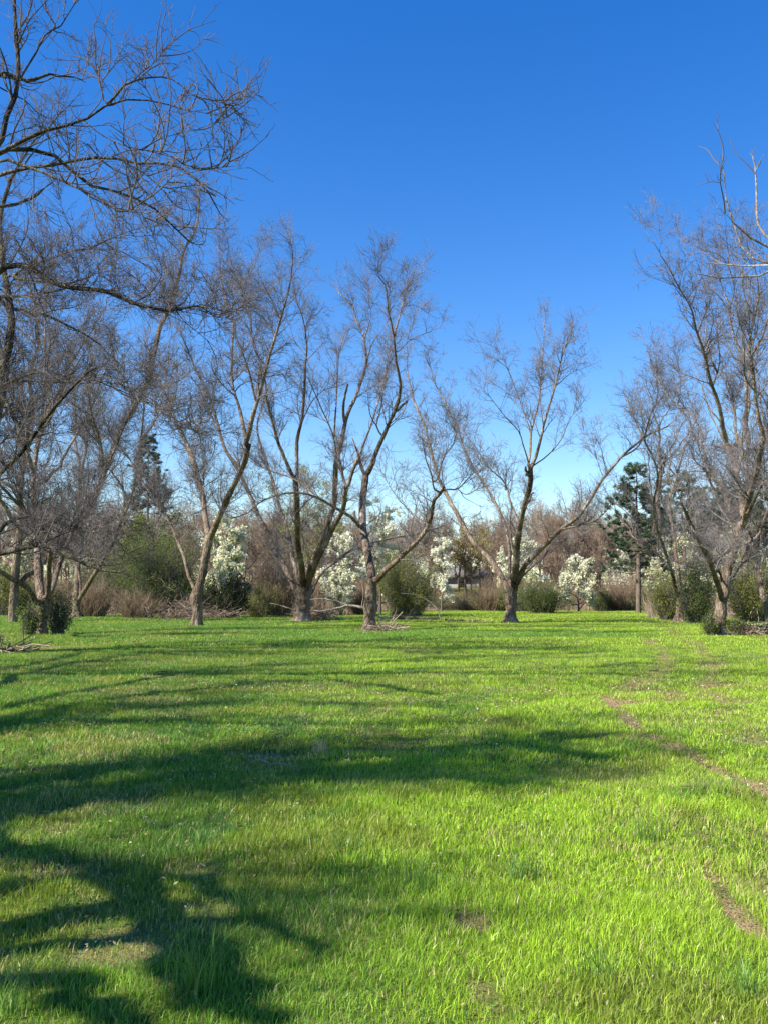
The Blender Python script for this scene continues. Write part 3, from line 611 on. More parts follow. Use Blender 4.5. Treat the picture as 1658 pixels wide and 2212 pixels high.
# right foreground pair
traced_tree('tall thick pecan tree at right with a knobbly split trunk, largest of the right-hand pair', 40, (1553, 1370),
 ('7', [(1250, 1600), (1256, 1500), (1262, 1420), (1268, 1340), (1285, 1250)], [98, 84, 94, 88, 82]), [
 ('7', [(1262, 1310), (1230, 1150), (1170, 980), (1080, 800), (1000, 650), (960, 560)], 48, 26, dict(dz=-3)), ('7', [(965, 565), (930, 480), (900, 400)], 20, 6),
 ('7', [(1285, 1270), (1325, 1050), (1365, 900), (1405, 780), (1440, 680)], 84, 70, dict(dz=0)),
 ('7', [(1380, 850), (1370, 650), (1290, 430), (1215, 300), (1170, 200)], 58, 40, dict(dz=3)), ('6', [(1160, 2210), (1120, 2000), (1060, 1800), (1000, 1560), (940, 1380), (900, 1220), (800, 1050), (740, 930), (680, 840)], 38, 5, dict(dz=-1)),
 ('6', [(925, 1330), (935, 1270), (910, 1190)], 10, 4), ('6', [(1060, 1640), (1100, 1700), (1040, 1560), (1010, 1400), (1020, 1200)], 12, 5),
 ('7', [(1440, 700), (1480, 520), (1530, 350), (1570, 200), (1600, 0)], 56, 42, dict(dz=-2)), ('6', [(1440, 2210), (1400, 2000), (1360, 1700), (1330, 1500), (1370, 1300), (1400, 1100), (1370, 920)], 38, 8),
 ('6', [(1340, 1600), (1440, 1400), (1480, 1200), (1500, 1000)], 20, 6), ('6', [(1370, 1300), (1300, 1150), (1280, 980), (1300, 860)], 14, 4),
 ('7', [(1455, 620), (1420, 380), (1370, 180), (1310, 20)], 50, 36, dict(dz=2)), ('6', [(1280, 2200), (1310, 1950), (1290, 1620), (1220, 1430), (1190, 1240), (1220, 1100), (1180, 920), (1110, 830), (1000, 800)], 30, 5),
 ('6', [(1195, 1250), (1100, 1130), (1010, 1060)], 12, 4), ('6', [(1180, 930), (1180, 800), (1160, 700)], 10, 3), ('6', [(1200, 1230), (1150, 1120), (1110, 1000)], 12, 4),
 ('7', [(1400, 260), (1435, 100), (1435, -10)], 34, 28), ('6', [(1235, 2180), (1215, 1900), (1160, 1750), (1090, 1680), (1000, 1580)], 22, 7), ('6', [(1290, 1600), (1380, 1420), (1400, 1250)], 18, 6),
 ('7', [(1490, 590), (1560, 440), (1610, 350), (1680, 300), (1760, 230)], 34, 18, dict(dz=-2)),
 ('7', [(1350, 1150), (1420, 1030), (1530, 930), (1542, 850), (1490, 740), (1470, 660)], 22, 12, dict(ext=0)),
 ('7', [(1290, 440), (1200, 380), (1130, 230), (1060, 170), (1030, 120)], 28, 10), ('7', [(1120, 245), (1050, 240), (930, 260)], 14, 8),
 ('7', [(1240, 350), (1160, 200), (1120, 60), (1040, -60)], 30, 14, dict(dz=2)), ('6', [(1000, 2200), (900, 2000), (760, 1900), (650, 1740), (600, 1600)], 14, 5),
 ('7', [(1250, 1060), (1270, 1150), (1240, 900), (1230, 760)], 22, 8, dict(dz=3)),
 ], 9, G0, dens=1.65, len_s=.9)
traced_tree('smaller pecan tree beside the dark green shrub, left of the tall thick tree', 62, (1465, 1342),
 ('7', [(915, 1495), (920, 1400), (922, 1310), (915, 1240)], [72, 58, 54, 62]), [
 ('7', [(895, 1260), (850, 1070), (800, 900), (740, 740), (705, 600), (715, 450), (740, 300), (710, 150), (640, 10)], 32, 15, dict(dz=-3)),
 ('6', [(560, 2200), (520, 2130), (470, 2000), (420, 1880)], 16, 5), ('6', [(560, 2170), (600, 2020), (650, 1930), (700, 1870)], 14, 5), ('6', [(640, 1960), (660, 1800), (640, 1600)], 9, 4),
 ('7', [(925, 1260), (905, 1050), (880, 850), (850, 650), (842, 480), (880, 330), (905, 250), (960, 50)], 36, 14, dict(dz=2)),
 ('6', [(900, 2180), (890, 2050), (780, 1930), (700, 1820), (640, 1720)], 14, 5), ('6', [(900, 2150), (960, 1990), (1020, 1850)], 10, 4), ('6', [(800, 1950), (830, 1780), (800, 1600)], 10, 4),
 ('7', [(850, 1075), (760, 960), (680, 900), (600, 910), (530, 970)], 14, 5, dict(ext=.4)), ('7', [(600, 912), (500, 1010), (400, 1080)], 6, 2, dict(ext=.3)),
 ('7', [(940, 1210), (1060, 1000), (1130, 800), (1190, 620)], 20, 8), ('7', [(725, 350), (780, 160), (880, 0), (940, -150)], 18, 7), ('7', [(900, 270), (870, 180), (800, 130)], 10, 4),
 ('7', [(900, 1270), (800, 1130), (700, 1160)], 8, 3, dict(ext=.3)), ('7', [(880, 850), (980, 700), (1010, 560)], 14, 6),
 ], 10, G0, dens=1.5, len_s=.9)
traced_tree('pecan tree cut off by the right edge, behind the tall thick tree', 41, (1672, 1372),
 ('7', [(1700, 1600), (1665, 1480), (1645, 1350)], [64, 54, 54]), [
 ('7', [(1645, 1360), (1600, 1180), (1560, 1050), (1540, 930), (1500, 800), (1440, 600)], 46, 18, dict(dz=3)), ('7', [(1590, 1110), (1530, 1045), (1450, 1035), (1390, 1090)], 16, 6, dict(ext=.3)),
 ('7', [(1650, 1360), (1700, 1150), (1740, 900), (1700, 500), (1680, 100), (1700, -300)], 40, 20), ('7', [(1660, 740), (1600, 730), (1540, 690), (1480, 700)], 16, 6),
 ('7', [(1740, 900), (1850, 600), (1950, 200)], 26, 10), ('7', [(1690, 300), (1640, 0), (1600, -300), (1560, -600)], 24, 9),
 ], 11, G0, dens=1.0)
# near tree off the right edge, thin pale limbs enter at the top right
traced_tree('near pecan tree whose pale thin branches curve in at the upper right', 17, (2280, 1478),
 ('v', [(2280, 1478), (2280, 1300), (2270, 1100), (2250, 900)], [90, 78, 72, 80]), [
 ('v', [(2250, 950), (2050, 760), (1900, 640), (1760, 570), (1700, 545), (1658, 532), (1630, 520), (1604, 497), (1580, 476), (1566, 435), (1572, 403), (1563, 374)], 20, 2, dict(dz=-1, ext=.3)),
 ('6', [(1210, 585), (1160, 530), (1110, 490)], 7, 3, dict(ext=.3)), ('6', [(1200, 580), (1240, 700), (1250, 760)], 5, 2, dict(ext=.2)),
 ('v', [(1760, 570), (1700, 535), (1658, 514), (1636, 482), (1632, 424), (1630, 365), (1624, 336)], 8, 3, dict(dz=1, ext=.3)), ('6', [(1375, 220), (1415, 130), (1440, 90)], 7, 3, dict(ext=.3)),
 ('v', [(1900, 650), (1760, 600), (1658, 567), (1630, 561), (1604, 541), (1587, 497), (1580, 470)], 9, 2.5, dict(ext=.1)), ('6', [(1340, 850), (1210, 790), (1180, 700)], 4, 2, dict(ext=.2)),
 ('v', [(1900, 660), (1760, 590), (1690, 572), (1658, 571), (1607, 573), (1534, 567)], 8, 2.5, dict(dz=1, ext=.2)),
 ('v', [(1900, 670), (1760, 600), (1700, 575), (1658, 585), (1636, 596), (1578, 597), (1534, 600), (1510, 590)], 8, 2.5, dict(dz=-1, ext=.2)),
 ('v', [(2250, 930), (2180, 700), (2150, 400), (2100, 100)], 40, 14), ('v', [(2250, 930), (2350, 600), (2450, 300)], 36, 14), ('v', [(2050, 760), (1980, 500), (1930, 250), (1880, 50)], 18, 8),
 ], 12, G0, dens=.45, bark=PALE_BARK, twig=TWIG_NEAR, zmin=4.5, len_s=.4)
# ------------------------------------------------------------------ procedural trees for the wood and the shade
def limbs_for(rng, h, spread, n, base_frac, trunk_r, upright=.5, K=20, clear=.1):
    """central stem plus n rising limbs"""
    t = np.linspace(0, 1, K); P = np.zeros((K, 3)); P[:, 2] = t * h * .92
    w = np.cumsum(rng.normal(size=(K, 2)) * .012 * h, 0); P[:, :2] = w * t[:, None]
    R = trunk_r * (1 - t) ** .8 + .012; LP = [P]; LR = [R]
    for k in range(n):
        b = base_frac + (.85 - base_frac) * (k + rng.random() * .8) / n; i = int(b * (K - 1)); a = k * 2.4 + rng.normal() * .5
        L = spread * (1.15 - .75 * b) * rng.uniform(.75, 1.2) ; rise = upright * rng.uniform(.7, 1.3)
        s = np.linspace(0, 1, K); q = np.zeros((K, 3)); out = L * s ** .85
        q[:, 0] = np.cos(a) * out; q[:, 1] = np.sin(a) * out; q[:, 2] = L * 1.9 * rise * s ** 1.25
        q += np.cumsum(rng.normal(size=(K, 3)) * .02 * L, 0); q = q + P[i]
        q[:, 2] = np.minimum(q[:, 2], h * 1.03)
        LP.append(q); LR.append(np.maximum(R[i] * .62, .02) * (1 - s) ** .8 + .010)
    return np.array(LP), np.array(LR)
def quads(rng, C, size, flat=0.0, aspect=1.0, up=None):
    N = len(C); a = rng.normal(size=(N, 3)); 
    if up is not None: a = a * (1 - flat) + np.array(up) * flat
    a /= np.linalg.norm(a, axis=1, keepdims=True); b = rng.normal(size=(N, 3)); b -= (a * b).sum(1, keepdims=True) * a; b /= np.linalg.norm(b, axis=1, keepdims=True); c = np.cross(a, b)
    s = (size * rng.uniform(.5, 1.25, N))[:, None]; b = b * s * .5 * aspect; c = c * s * .5
    V = np.stack([C - b - c * .6, C + b * .2 - c, C + b + c * .5, C - b * .3 + c], 1).reshape(-1, 3)
    return V, np.arange(4 * N).reshape(N, 4)
def pts_on(rng, P, n, jit):
    N, K, _ = P.shape; i = rng.integers(0, N, n); f = rng.random(n) ** .8 * (K - 1.001); j = f.astype(int); w = (f - j)[:, None]
    return P[i, j] * (1 - w) + P[i, j + 1] * w + rng.normal(size=(n, 3)) * jit
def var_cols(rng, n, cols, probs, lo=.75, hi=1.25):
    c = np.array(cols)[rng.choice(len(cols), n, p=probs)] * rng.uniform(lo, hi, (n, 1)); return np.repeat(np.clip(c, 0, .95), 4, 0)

def bare(name, label, cat, loc, h, spread, seed, group, n=8, base=.28, tr=.16, upright=.55, d=(1.4, 3.2, 5.0), tw=(.03, .014, .009), Ls=(2.2, 1.1, .5), bark=None, twig=None, K3=True, leaf=None, part='crown'):
    rng = np.random.default_rng(seed); LP, LR = limbs_for(rng, h, spread, n, base, tr, upright)
    root = thing(name, label, cat, loc, group)
    G = Geo(); A = LP[:1].copy(); A[0, 0, 2] = -.25; G.add(*tubes(A, LR[:1] * 1.0, 9, rng, .05)); G.add(*tubes(LP[1:], LR[1:], 6, rng, .04)); G.build('trunk', bark or BARK_FAR, root, (0, 0, 0))
    s = h / 12
    P1, R1 = grow(rng, LP, LR, d[0] / s, Ls[0] * s, (.4, 1.1), .3, .3, 7, .25, .5, tw[0] * 1.3, tw[0] * .6, .4, .6)
    P2, R2 = grow(rng, P1, R1, d[1] / s, Ls[1] * s, (.5, 1.25), .1, .38, 5, .1, .6, tw[1] * 1.2, tw[1] * .6, .5, .5)
    C = Geo(); C.add(*tubes(P1, R1, 4)); C.add(*tubes(P2, R2, 3)); P3 = P2
    if K3:
        P3, R3 = grow(rng, P2, R2, d[2] / s, Ls[2] * s, (.5, 1.25), .05, .4, 3, .05, .8, tw[2] * 1.2, tw[2] * .7, .7, .4); C.add(*tubes(P3, R3, 3))
    C.build(part, twig or TWIG_FAR, root, (0, 0, 0))
    if leaf:
        kind, nl, size, cols, probs, jit, mat = leaf
        pts = np.concatenate([pts_on(rng, P3, int(nl * .7), jit), pts_on(rng, P2, int(nl * .3), jit)]); pts = pts[pts[:, 2] > .15]
        V, Q = quads(rng, pts, size); make_mesh(kind, V, [Q], mat, root, col=var_cols(rng, len(pts), cols, probs))
    return root

def P3(px, py, D):
    w = at(px, py, D); return float(w[0]), float(D), float(w[2])
def spot(px, D): x = float(at(px, 1300, D)[0]); return (x, D, gz(x, D) - .02)
def top_h(py, D): return float(at(829, py, D)[2])

# trees standing outside the picture on the left: they throw the shade that lies across the near grass
def caster(px, py, h):          # point at height h whose shadow falls on that spot of the grass
    g = ground_at(px, py); t = h / math.tan(SUN_EL); return np.array([g[0] - math.cos(SUN_TRAVEL) * t, g[1] - math.sin(SUN_TRAVEL) * t, h])
def shade_tree(label, base, tr, leaders, seed, dens=1.0, s=1.0, hs_=.72):
    leaders = [([(p[0], p[1], p[2] * hs_) for p in pts], w0, w1) for pts, w0, w1 in leaders]
    rng = np.random.default_rng(seed); bx, by = base; z = gz(bx, by); loc = np.array([bx, by, z]); root = thing('pecan_tree', label, 'tree', tuple(loc)); G = Geo()
    fork = np.array([bx, by, z + 2.6]); T = np.array([[bx, by, z - .3], [bx, by, z + 1.3], fork + [.05, .05, .2]]); a, b_ = resample(T, [tr * 1.3, tr, tr * 1.05], 16); G.add(*tubes(a[None], b_[None], 16, rng, .05)); LP, LR = [], []
    for pts, w0, w1 in leaders:
        Pw = np.array([fork] + [fork * .5 + caster(*pts[0]) * .5] + [caster(*p) for p in pts]); a, b_ = resample(Pw, np.linspace(w0, w1, len(Pw)), 40)
        a = a + rng.normal(size=a.shape) * .03; G.add(*tubes(a[None], b_[None], 10, rng, .05)); LP.append(a); LR.append(b_)
    G.build('trunk', BARK, root, loc); LP = np.array(LP); LR = np.array(LR)
    P1, R1 = grow(rng, LP, LR, 1.5 * dens, 1.6 * s, (.45, 1.05), .3, .3, 8, .30, .5, .05, .014, .3, 3.5, .8); P2, R2 = grow(rng, P1, R1, 3.2 * dens, 1.1 * s, (.4, 1.05), .25, .33, 6, .15, .6, .018, .007, .4, 3.5); P3_, R3 = grow(rng, P2, R2, 5 * dens, .45, (.35, 1), .2, .4, 4, .1, .8, .008, .005, .6, 3.5)
    C = Geo(); C.add(*tubes(P1, R1, 5)); C.add(*tubes(P2, R2, 4)); C.add(*tubes(P3_, R3, 3)); C.build('crown', TWIG, root, loc)
shade_tree('bare pecan tree beside the camera on the left, out of frame, shading the near grass', (-9.0, 4.0), .34, [
    ([(-260, 1835, 6.5), (0, 1768, 8.5), (250, 1722, 10), (440, 1690, 11), (650, 1655, 12.5), (860, 1640, 14), (1100, 1650, 15.5)], .26, .08),
    ([(-200, 1800, 6.5), (100, 1745, 8.5), (420, 1715, 10), (700, 1690, 12), (960, 1690, 13.5), (1200, 1700, 15)], .22, .06),
    ([(-150, 1700, 7), (60, 1665, 8.5), (330, 1655, 10), (520, 1618, 12), (760, 1600, 14), (1060, 1600, 15)], .16, .04),
    ([(500, 1640, 11), (760, 1625, 12.5), (980, 1620, 14), (1320, 1590, 16)], .26, .12),
    ([(600, 1680, 10), (860, 1665, 12), (1080, 1610, 14), (1300, 1640, 16)], .26, .12),
    ([(-150, 1790, 6.5), (0, 1830, 7.5), (180, 1870, 8.5), (420, 1915, 9.5), (560, 1960, 10.5)], .2, .04),
    ([(200, 1670, 8), (500, 1660, 10), (820, 1665, 12.5), (1080, 1665, 14)], .24, .08), ([(350, 1690, 9), (600, 1640, 11), (800, 1615, 12)], .2, .08),
    ], 901, 2.1)
shade_tree('bare pecan tree out of frame at far left, shading the middle of the field', (-12.4, 10), .36, [
    ([(-250, 1620, 6), (0, 1562, 8.5), (200, 1520, 10), (400, 1492, 12), (700, 1470, 14.5), (950, 1500, 16)], .22, .05),
    ([(-150, 1560, 6.5), (150, 1500, 9), (420, 1450, 11.5), (640, 1430, 14)], .17, .04), ([(-100, 1600, 6), (120, 1545, 8.5), (330, 1530, 10.5), (560, 1515, 13), (820, 1525, 15)], .17, .04),
    ([(-100, 1520, 6.5), (80, 1450, 8.5), (300, 1415, 11), (520, 1400, 13)], .16, .04), ([(50, 1440, 8), (300, 1395, 10), (700, 1385, 13)], .12, .03), ([(300, 1560, 10), (700, 1570, 13), (1150, 1560, 16)], .12, .03),
    ], 902, 2.0, 1.1)
shade_tree('bare pecan tree behind the camera on the left, out of frame, shading the bottom corner', (-7.2, 1.6), .30, [
    ([(120, 2000, 6.5), (300, 1960, 7.5), (380, 2060, 8), (440, 2180, 9)], .19, .07), ([(200, 1900, 6.5), (340, 1990, 7.5), (480, 2080, 8.5), (600, 2230, 9.5)], .17, .06),
    ([(60, 2120, 6), (200, 2190, 7.5), (420, 2260, 9)], .12, .04), ([(330, 2010, 7), (560, 2000, 9), (700, 2060, 10)], .10, .03)], 903, .5, .5)

# more of the grove, farther back
for k, (px, D, top, spr, sd, lb) in enumerate([(30, 62, 540, 7.0, 701, 'bare pecan tree far back at the left edge of the grove'),
        (1422, 96, 775, 6.0, 705, 'bare pecan tree far back left of the smaller right-hand pecan'), (1610, 82, 560, 7.0, 706, 'bare pecan tree far back behind the right-hand pair')]):
    loc = (float(at(px, 1300, D)[0]), D, gz(float(at(px, 1300, D)[0]), D)); H = float(at(px, top, D)[2])
    bare('pecan_tree', lb, 'tree', loc, H, spr, sd, G0, n=11, base=.13, tr=.30, upright=.85, d=(2.4, 3.8, 4.5), tw=(.05, .021, .010), Ls=(2.0, 1.0, .5), bark=BARK, twig=TWIG)

# ------------------------------------------------------------------ the far wood
GW = 'bare trees of the wood behind the field'; LW = 'slender brown leafless tree packed in the wood behind the field'
protos = []
for k, (h, sp_, n_, tw_) in enumerate([(12.5, 3.2, 9, TWIG_FAR), (11, 3.0, 8, TWIG_FAR), (13.5, 3.4, 9, TWIG_PALE), (9.5, 2.8, 8, TWIG_FAR), (12, 2.6, 8, TWIG_FAR), (8, 2.8, 7, TWIG_PALE)]):
    protos.append([bare('bare_tree', LW, 'tree', (0, 0, 0), h, sp_, 200 + k, GW, n=n_, base=.22, tr=.13, upright=.6, tw=(.036, .022, .015), d=(2.2, 4.6, 6.0), twig=tw_), h])
rw = np.random.default_rng(77); used = set()
def put_bare(px, D, top, kind=None, label=LW, group=GW):
    k = rw.integers(0, len(protos)) if kind is None else kind; pr, h = protos[k]; loc = spot(px, D); H = top_h(top, D) - loc[2]; s = H / h; rz = rw.uniform(0, 6.28)
    sx = s * .5 + .5 * max(.8, min(1.3, s))
    if k not in used:
        used.add(k); pr.location = loc; pr.rotation_euler = (0, 0, rz); pr.scale = (sx, sx, s); pr['label'] = label
        if group: pr['group'] = group
        return pr
    return dup(pr, loc, rz, (sx, sx, s), label, group)
def crown_top(px):      # height of the wood's outline in the picture
    xs = [-200, 0, 120, 300, 480, 560, 700, 880, 940, 1010, 1060, 1130, 1200, 1260, 1330, 1420, 1500, 1660, 1900]
    ys = [1090, 1095, 1110, 1095, 1115, 1100, 1120, 1130, 1125, 1112, 1120, 1105, 1078, 1090, 1110, 1130, 1110, 1080, 1060]
    return np.interp(px, xs, ys) - 10
for row, (D0, D1, N, off) in enumerate([(122, 131, 52, 48), (134, 146, 60, 14), (148, 168, 66, 0)]):
    for i in range(N):
        px = -130 + (i + rw.uniform(.1, .9)) * 1950 / N
        if row == 0 and 930 < px < 1075: continue
        if row == 1 and 965 < px < 1050 : continue
        put_bare(px, rw.uniform(D0, D1), crown_top(px) + off + rw.normal() * 14)
for px, D in [(215, 100), (300, 106), (375, 98), (430, 108), (520, 99), (560, 108), (605, 101), (690, 106), (755, 104), (1440, 112), (1520, 104), (1560, 112), (1625, 104)]:
    put_bare(px, D, 1105 + rw.normal() * 18)
# wood undergrowth: one mass behind everything
def scrub_mass(name, label, D0, D1, x0, x1, hmax, nst, seed, mat, colr):
    rng = np.random.default_rng(seed); px = rng.uniform(x0, x1, nst); D = rng.uniform(D0, D1, nst); w = at(px, np.full(nst, 1300.), D); x = w[:, 0]
    z = hgt(x, D) - .05; H = (1 - .8 * ((px > 925) & (px < 1080))) * hmax * rng.uniform(.25, 1, nst) * (.5 + .9 * fbm(x * .15, D * .1, 3)); P = np.zeros((nst, 4, 3)); lean = rng.normal(size=(nst, 2)) * .25
    for k in range(4):
        f = k / 3; P[:, k, 0] = x + lean[:, 0] * H * f + rng.normal(size=nst) * .08 * f; P[:, k, 1] = D + lean[:, 1] * H * f; P[:, k, 2] = z + H * f
    P1, R1 = grow(rng, P, np.full((nst, 4), .014), 1.6, .5 * hmax ** .5, (.3, .9), .3, .3, 3, .2, .8, .01, .007, .5); V1, Q1 = tubes(P1, R1, 3)
    V, Q = tubes(P, np.full((nst, 4), .02) * np.array([1, .8, .6, .4]), 3); o = make_mesh(name, np.concatenate([V, V1]), [np.concatenate([Q, Q1 + len(V)])], mat); o['kind'] = 'stuff'; tag(o, label, 'undergrowth'); return o
scrub_mass('undergrowth', 'grey-tan thicket of saplings along the left side of the field, under the pears', 84, 119, -150, 760, 2.0, 12000, 6, TWIG_PALE, None)
scrub_mass('undergrowth', 'grey-tan thicket of saplings behind the right-hand pecans', 72, 118, 1395, 1850, 2.2, 7000, 7, TWIG_PALE, None)
scrub_mass('weeds', 'ragged band of pale weeds at the far edge of the grass', 112, 120, -150, 1850, 1.0, 14000, 8, TWIG_PALE, None)
scrub_mass('undergrowth', 'tangled brown brush along the foot of the wood behind the field', 119, 160, -150, 1850, 3.4, 42000, 5, TWIG_FAR, None)

# ------------------------------------------------------------------ blossoming pears, shrubs, leafing trees, pines
WHITE = [(.90, .87, .72), (.84, .81, .60), (.62, .64, .36), (.36, .42, .12)]
def pear(label, px, D, top, wpx, nl, seed, green=.1, pale=1.0, base=.12, low=1.0, n=14):
    loc = spot(px, D); H = top_h(top, D) - loc[2]; W = wpx * D / F / 2 * .8; nl = int(nl * 1.15)
    pr = np.array([.55 - green * .5, .3 - green * .35, .1 + green * .15, .05 + green * .7]); pr = np.clip(pr, 0.01, 1); pr /= pr.sum()
    cols = [tuple(c * pale for c in q) for q in WHITE]
    return bare('pear_tree', label, 'tree', loc, H, W * 1.0, seed, None, n=n, base=base, tr=.10, upright=.42, d=(2.0, 3.0, 3.0), tw=(.025, .014, .009), Ls=(1.5, .9, .4), twig=TWIG, K3=False,
                leaf=('blossom', nl, .17, cols, pr, .11, BLOSSOM), part='crown')
OL = [(.25, .27, .06), (.33, .34, .09), (.17, .18, .05), (.42, .41, .14)]
DK = [(.11, .15, .035), (.16, .21, .05), (.07, .09, .025), (.26, .29, .08)]
def shrub(name, label, px, D, top, wpx, nl, seed, cols=OL, size=.11,  twig=None, stems=70, base_py=None, group=None, probs=(.4, .25, .25, .1), depth=.8, open_=.55):
    nl = int(nl * 2.2); size = size * .62; stems = int(stems * 1.6)
    rng = np.random.default_rng(seed); loc = spot(px, D); H = top_h(top, D) - loc[2]; W = wpx * D / F / 2
    K = 8; s = np.linspace(0, 1, K); P = np.zeros((stems, K, 3)); a = rng.uniform(0, 6.28, stems); rr = np.sqrt(rng.random(stems)); L = H * rng.uniform(.3, 1.05, stems) ** .8 * (1 - .25 * rr ** 2) * (.62 + .55 * fbm(np.cos(a) * rr * 2.2 + seed, np.sin(a) * rr * 2.2 + 5, 2) / .6).clip(.5, 1.1)
    bx, by = np.cos(a) * rr * W * .5, np.sin(a) * rr * W * .5 * depth; ox, oy = np.cos(a) * W * rr * .55, np.sin(a) * W * depth * rr * .55
    P[:, :, 0] = bx[:, None] + ox[:, None] * s ** 1.3; P[:, :, 1] = by[:, None] + oy[:, None] * s ** 1.3; P[:, :, 2] = L[:, None] * s - .05
    P += np.cumsum(rng.normal(size=P.shape) * .045 * H * np.array([1, 1, .3]), 1) * s[None, :, None]
    R = np.full((stems, K), .022) * np.linspace(1, .35, K); root = thing(name, label, 'shrub', loc, group)
    P1, R1 = grow(rng, P, R, 2.2, H * .30, (.4, 1.1), .35, .3, 5, .05, .6, .012, .006, .4, .02)
    C = Geo(); C.add(*tubes(P, R, 4)); C.add(*tubes(P1, R1, 3)); C.build('stems', twig or TWIG, root, (0, 0, 0))
    pts = np.concatenate([pts_on(rng, P1, int(nl * .75), .09 * (H ** .4)), pts_on(rng, P, int(nl * .25), .12 * (H ** .4))]); pts = pts[pts[:, 2] > .03]
    dn = fbm(pts[:, 0] * 1.3 + seed, pts[:, 2] * 1.3 + pts[:, 1], 3); pts = pts[rng.random(len(pts)) < .25 + 1.5 * sstep(.35, open_ + .05, dn)]
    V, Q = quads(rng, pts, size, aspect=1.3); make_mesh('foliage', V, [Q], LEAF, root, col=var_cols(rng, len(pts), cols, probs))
    return root
pear('tall white blossoming pear tree behind the leaning forked pecan, whitest and highest blossom', 822, 84, 1062, 112, 13500, 301, .0)
pear('white blossoming pear tree between the many-stemmed and the leaning pecan trees', 738, 88, 1125, 110, 10500, 302, .04, 1.0)
pear('low white blossoming branches beneath, left of the leaning forked pecan trunk', 735, 84, 1235, 100, 3500, 303, .12, .9, .05)
pear('large half-leafed pear tree, white blossom on green, behind the Y-forked pecan', 485, 76, 1112, 140, 14000, 304, .2, .95)
pear('narrow white blossoming pear tree standing alone above the olive bush', 953, 112, 1142, 50, 4200, 305, .0)
pear('white blossoming pear tree behind the trunk of the widest spreading pecan', 1112, 104, 1150, 140, 7000, 306, .12, .9)
pear('rounded white blossoming pear tree at the edge of the field, right of the widest pecan', 1248, 108, 1196, 96, 8500, 307, .10, .92, .05)
pear('blossoming pear tree half hidden under the pine at right', 1345, 116, 1180, 110, 3000, 308, .15, .85)
pear('cream blossoming pear tree behind the smaller right-hand pecan', 1470, 92, 1140, 150, 8500, 309, .28, .8)
pear('cream blossoming pear tree behind the tall thick right-hand pecan', 1580, 88, 1125, 150, 8500, 310, .3, .8)
pear('blossoming pear tree at the right edge of the picture', 1670, 90, 1155, 120, 6000, 311, .35, .75)
pear('blossoming pear tree at the left edge behind the stout pecan', 22, 100, 1150, 130, 7500, 312, .3, .7)
pear('blossoming pear tree behind the pale-trunked pecan at left', 185, 104, 1120, 120, 6500, 313, .32, .62)
pear('pear tree thinly blossoming, far behind the low branch at left', 292, 108, 1105, 110, 5500, 314, .4, .6)

shrub('green_shrub', 'big olive green rounded bush right of the leaning forked pecan', 876, 78, 1195, 128, 20000, 401, OL, .11, stems=110)
shrub('green_shrub', 'low dark green bush behind the widest spreading pecan, on its right', 1172, 96, 1250, 110, 11000, 402, DK, .12, stems=80)
shrub('green_shrub', 'dark green hedge-like bush left of the Y-forked pecan, tallest of the left thicket', 352, 84, 1150, 150, 24000, 403, DK + [(.22, .30, .06)], .13, stems=120, probs=(.35, .25, .15, .1, .15))
shrub('green_shrub', 'dark green bush in the left thicket behind the pale-trunked pecan', 262, 90, 1175, 130, 18000, 404, DK, .13, stems=100)
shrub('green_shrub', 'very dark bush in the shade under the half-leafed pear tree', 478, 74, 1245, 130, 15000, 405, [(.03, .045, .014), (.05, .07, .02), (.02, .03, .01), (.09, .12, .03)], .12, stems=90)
shrub('green_shrub', 'yellow-green low bush at the right foot of the half-leafed pear tree', 565, 80, 1262, 95, 7000, 406, [(.2, .23, .05), (.26, .27, .08), (.12, .13, .04), (.3, .3, .12)], .10, stems=60)
shrub('green_shrub', 'green bush round the base of the smaller right-hand pecan, on its left', 1442, 66, 1235, 66, 7000, 407, OL, .10, stems=60)
shrub('green_shrub', 'dark green bush between the two right-hand pecan trunks', 1500, 60, 1228, 70, 9000, 408, DK, .10, stems=70)
shrub('green_shrub', 'olive bush filling the right edge behind the tall thick pecan', 1632, 62, 1218, 130, 16000, 409, OL, .11, stems=110)
shrub('green_shrub', 'fine green shoots crowding the foot of the stout left pecan, on its right', 128, 41.5, 1275, 50, 2600, 410, [(.07, .12, .03), (.11, .17, .04), (.05, .08, .02), (.15, .2, .05)], .075, stems=60)
shrub('green_shrub', 'narrow dark shoots on the left side of the stout left pecan trunk', 68, 40, 1285, 26, 1500, 411, DK, .075, stems=24)
shrub('green_shrub', 'small clump of shoots on the left of the tall thick right pecan trunk', 1532, 39.5, 1322, 26, 900, 412, DK, .07, stems=20)
shrub('green_shrub', 'small clump of shoots on the right of the tall thick right pecan trunk', 1586, 39.6, 1325, 24, 800, 413, DK, .07, stems=20)
shrub('green_shrub', 'dark leafy clump cut by the left edge of the picture', -8, 33, 1365, 30, 1500, 414, DK, .07, stems=20)
shrub('green_shrub', 'green bush under the rounded blossoming pear on its right', 1300, 112, 1268, 60, 4500, 415, DK, .12, stems=50)
shrub('green_shrub', 'thin yellow-green brush by the wood at the far end of the field', 1385, 114, 1255, 110, 5500, 416, [(.2, .2, .06), (.26, .24, .09), (.14, .12, .05), (.3, .26, .12)], .11, stems=80)
shrub('green_shrub', 'yellow-green brush right of the olive bush, in front of the brick house', 985, 116, 1283, 130, 5000, 417, [(.24, .25, .08), (.3, .28, .11), (.16, .15, .06), (.36, .36, .16)], .11, stems=80)
shrub('green_shrub', 'yellow-green bush at far left behind the stout pecan', 18, 84, 1225, 110, 9000, 418, OL, .12, stems=80)
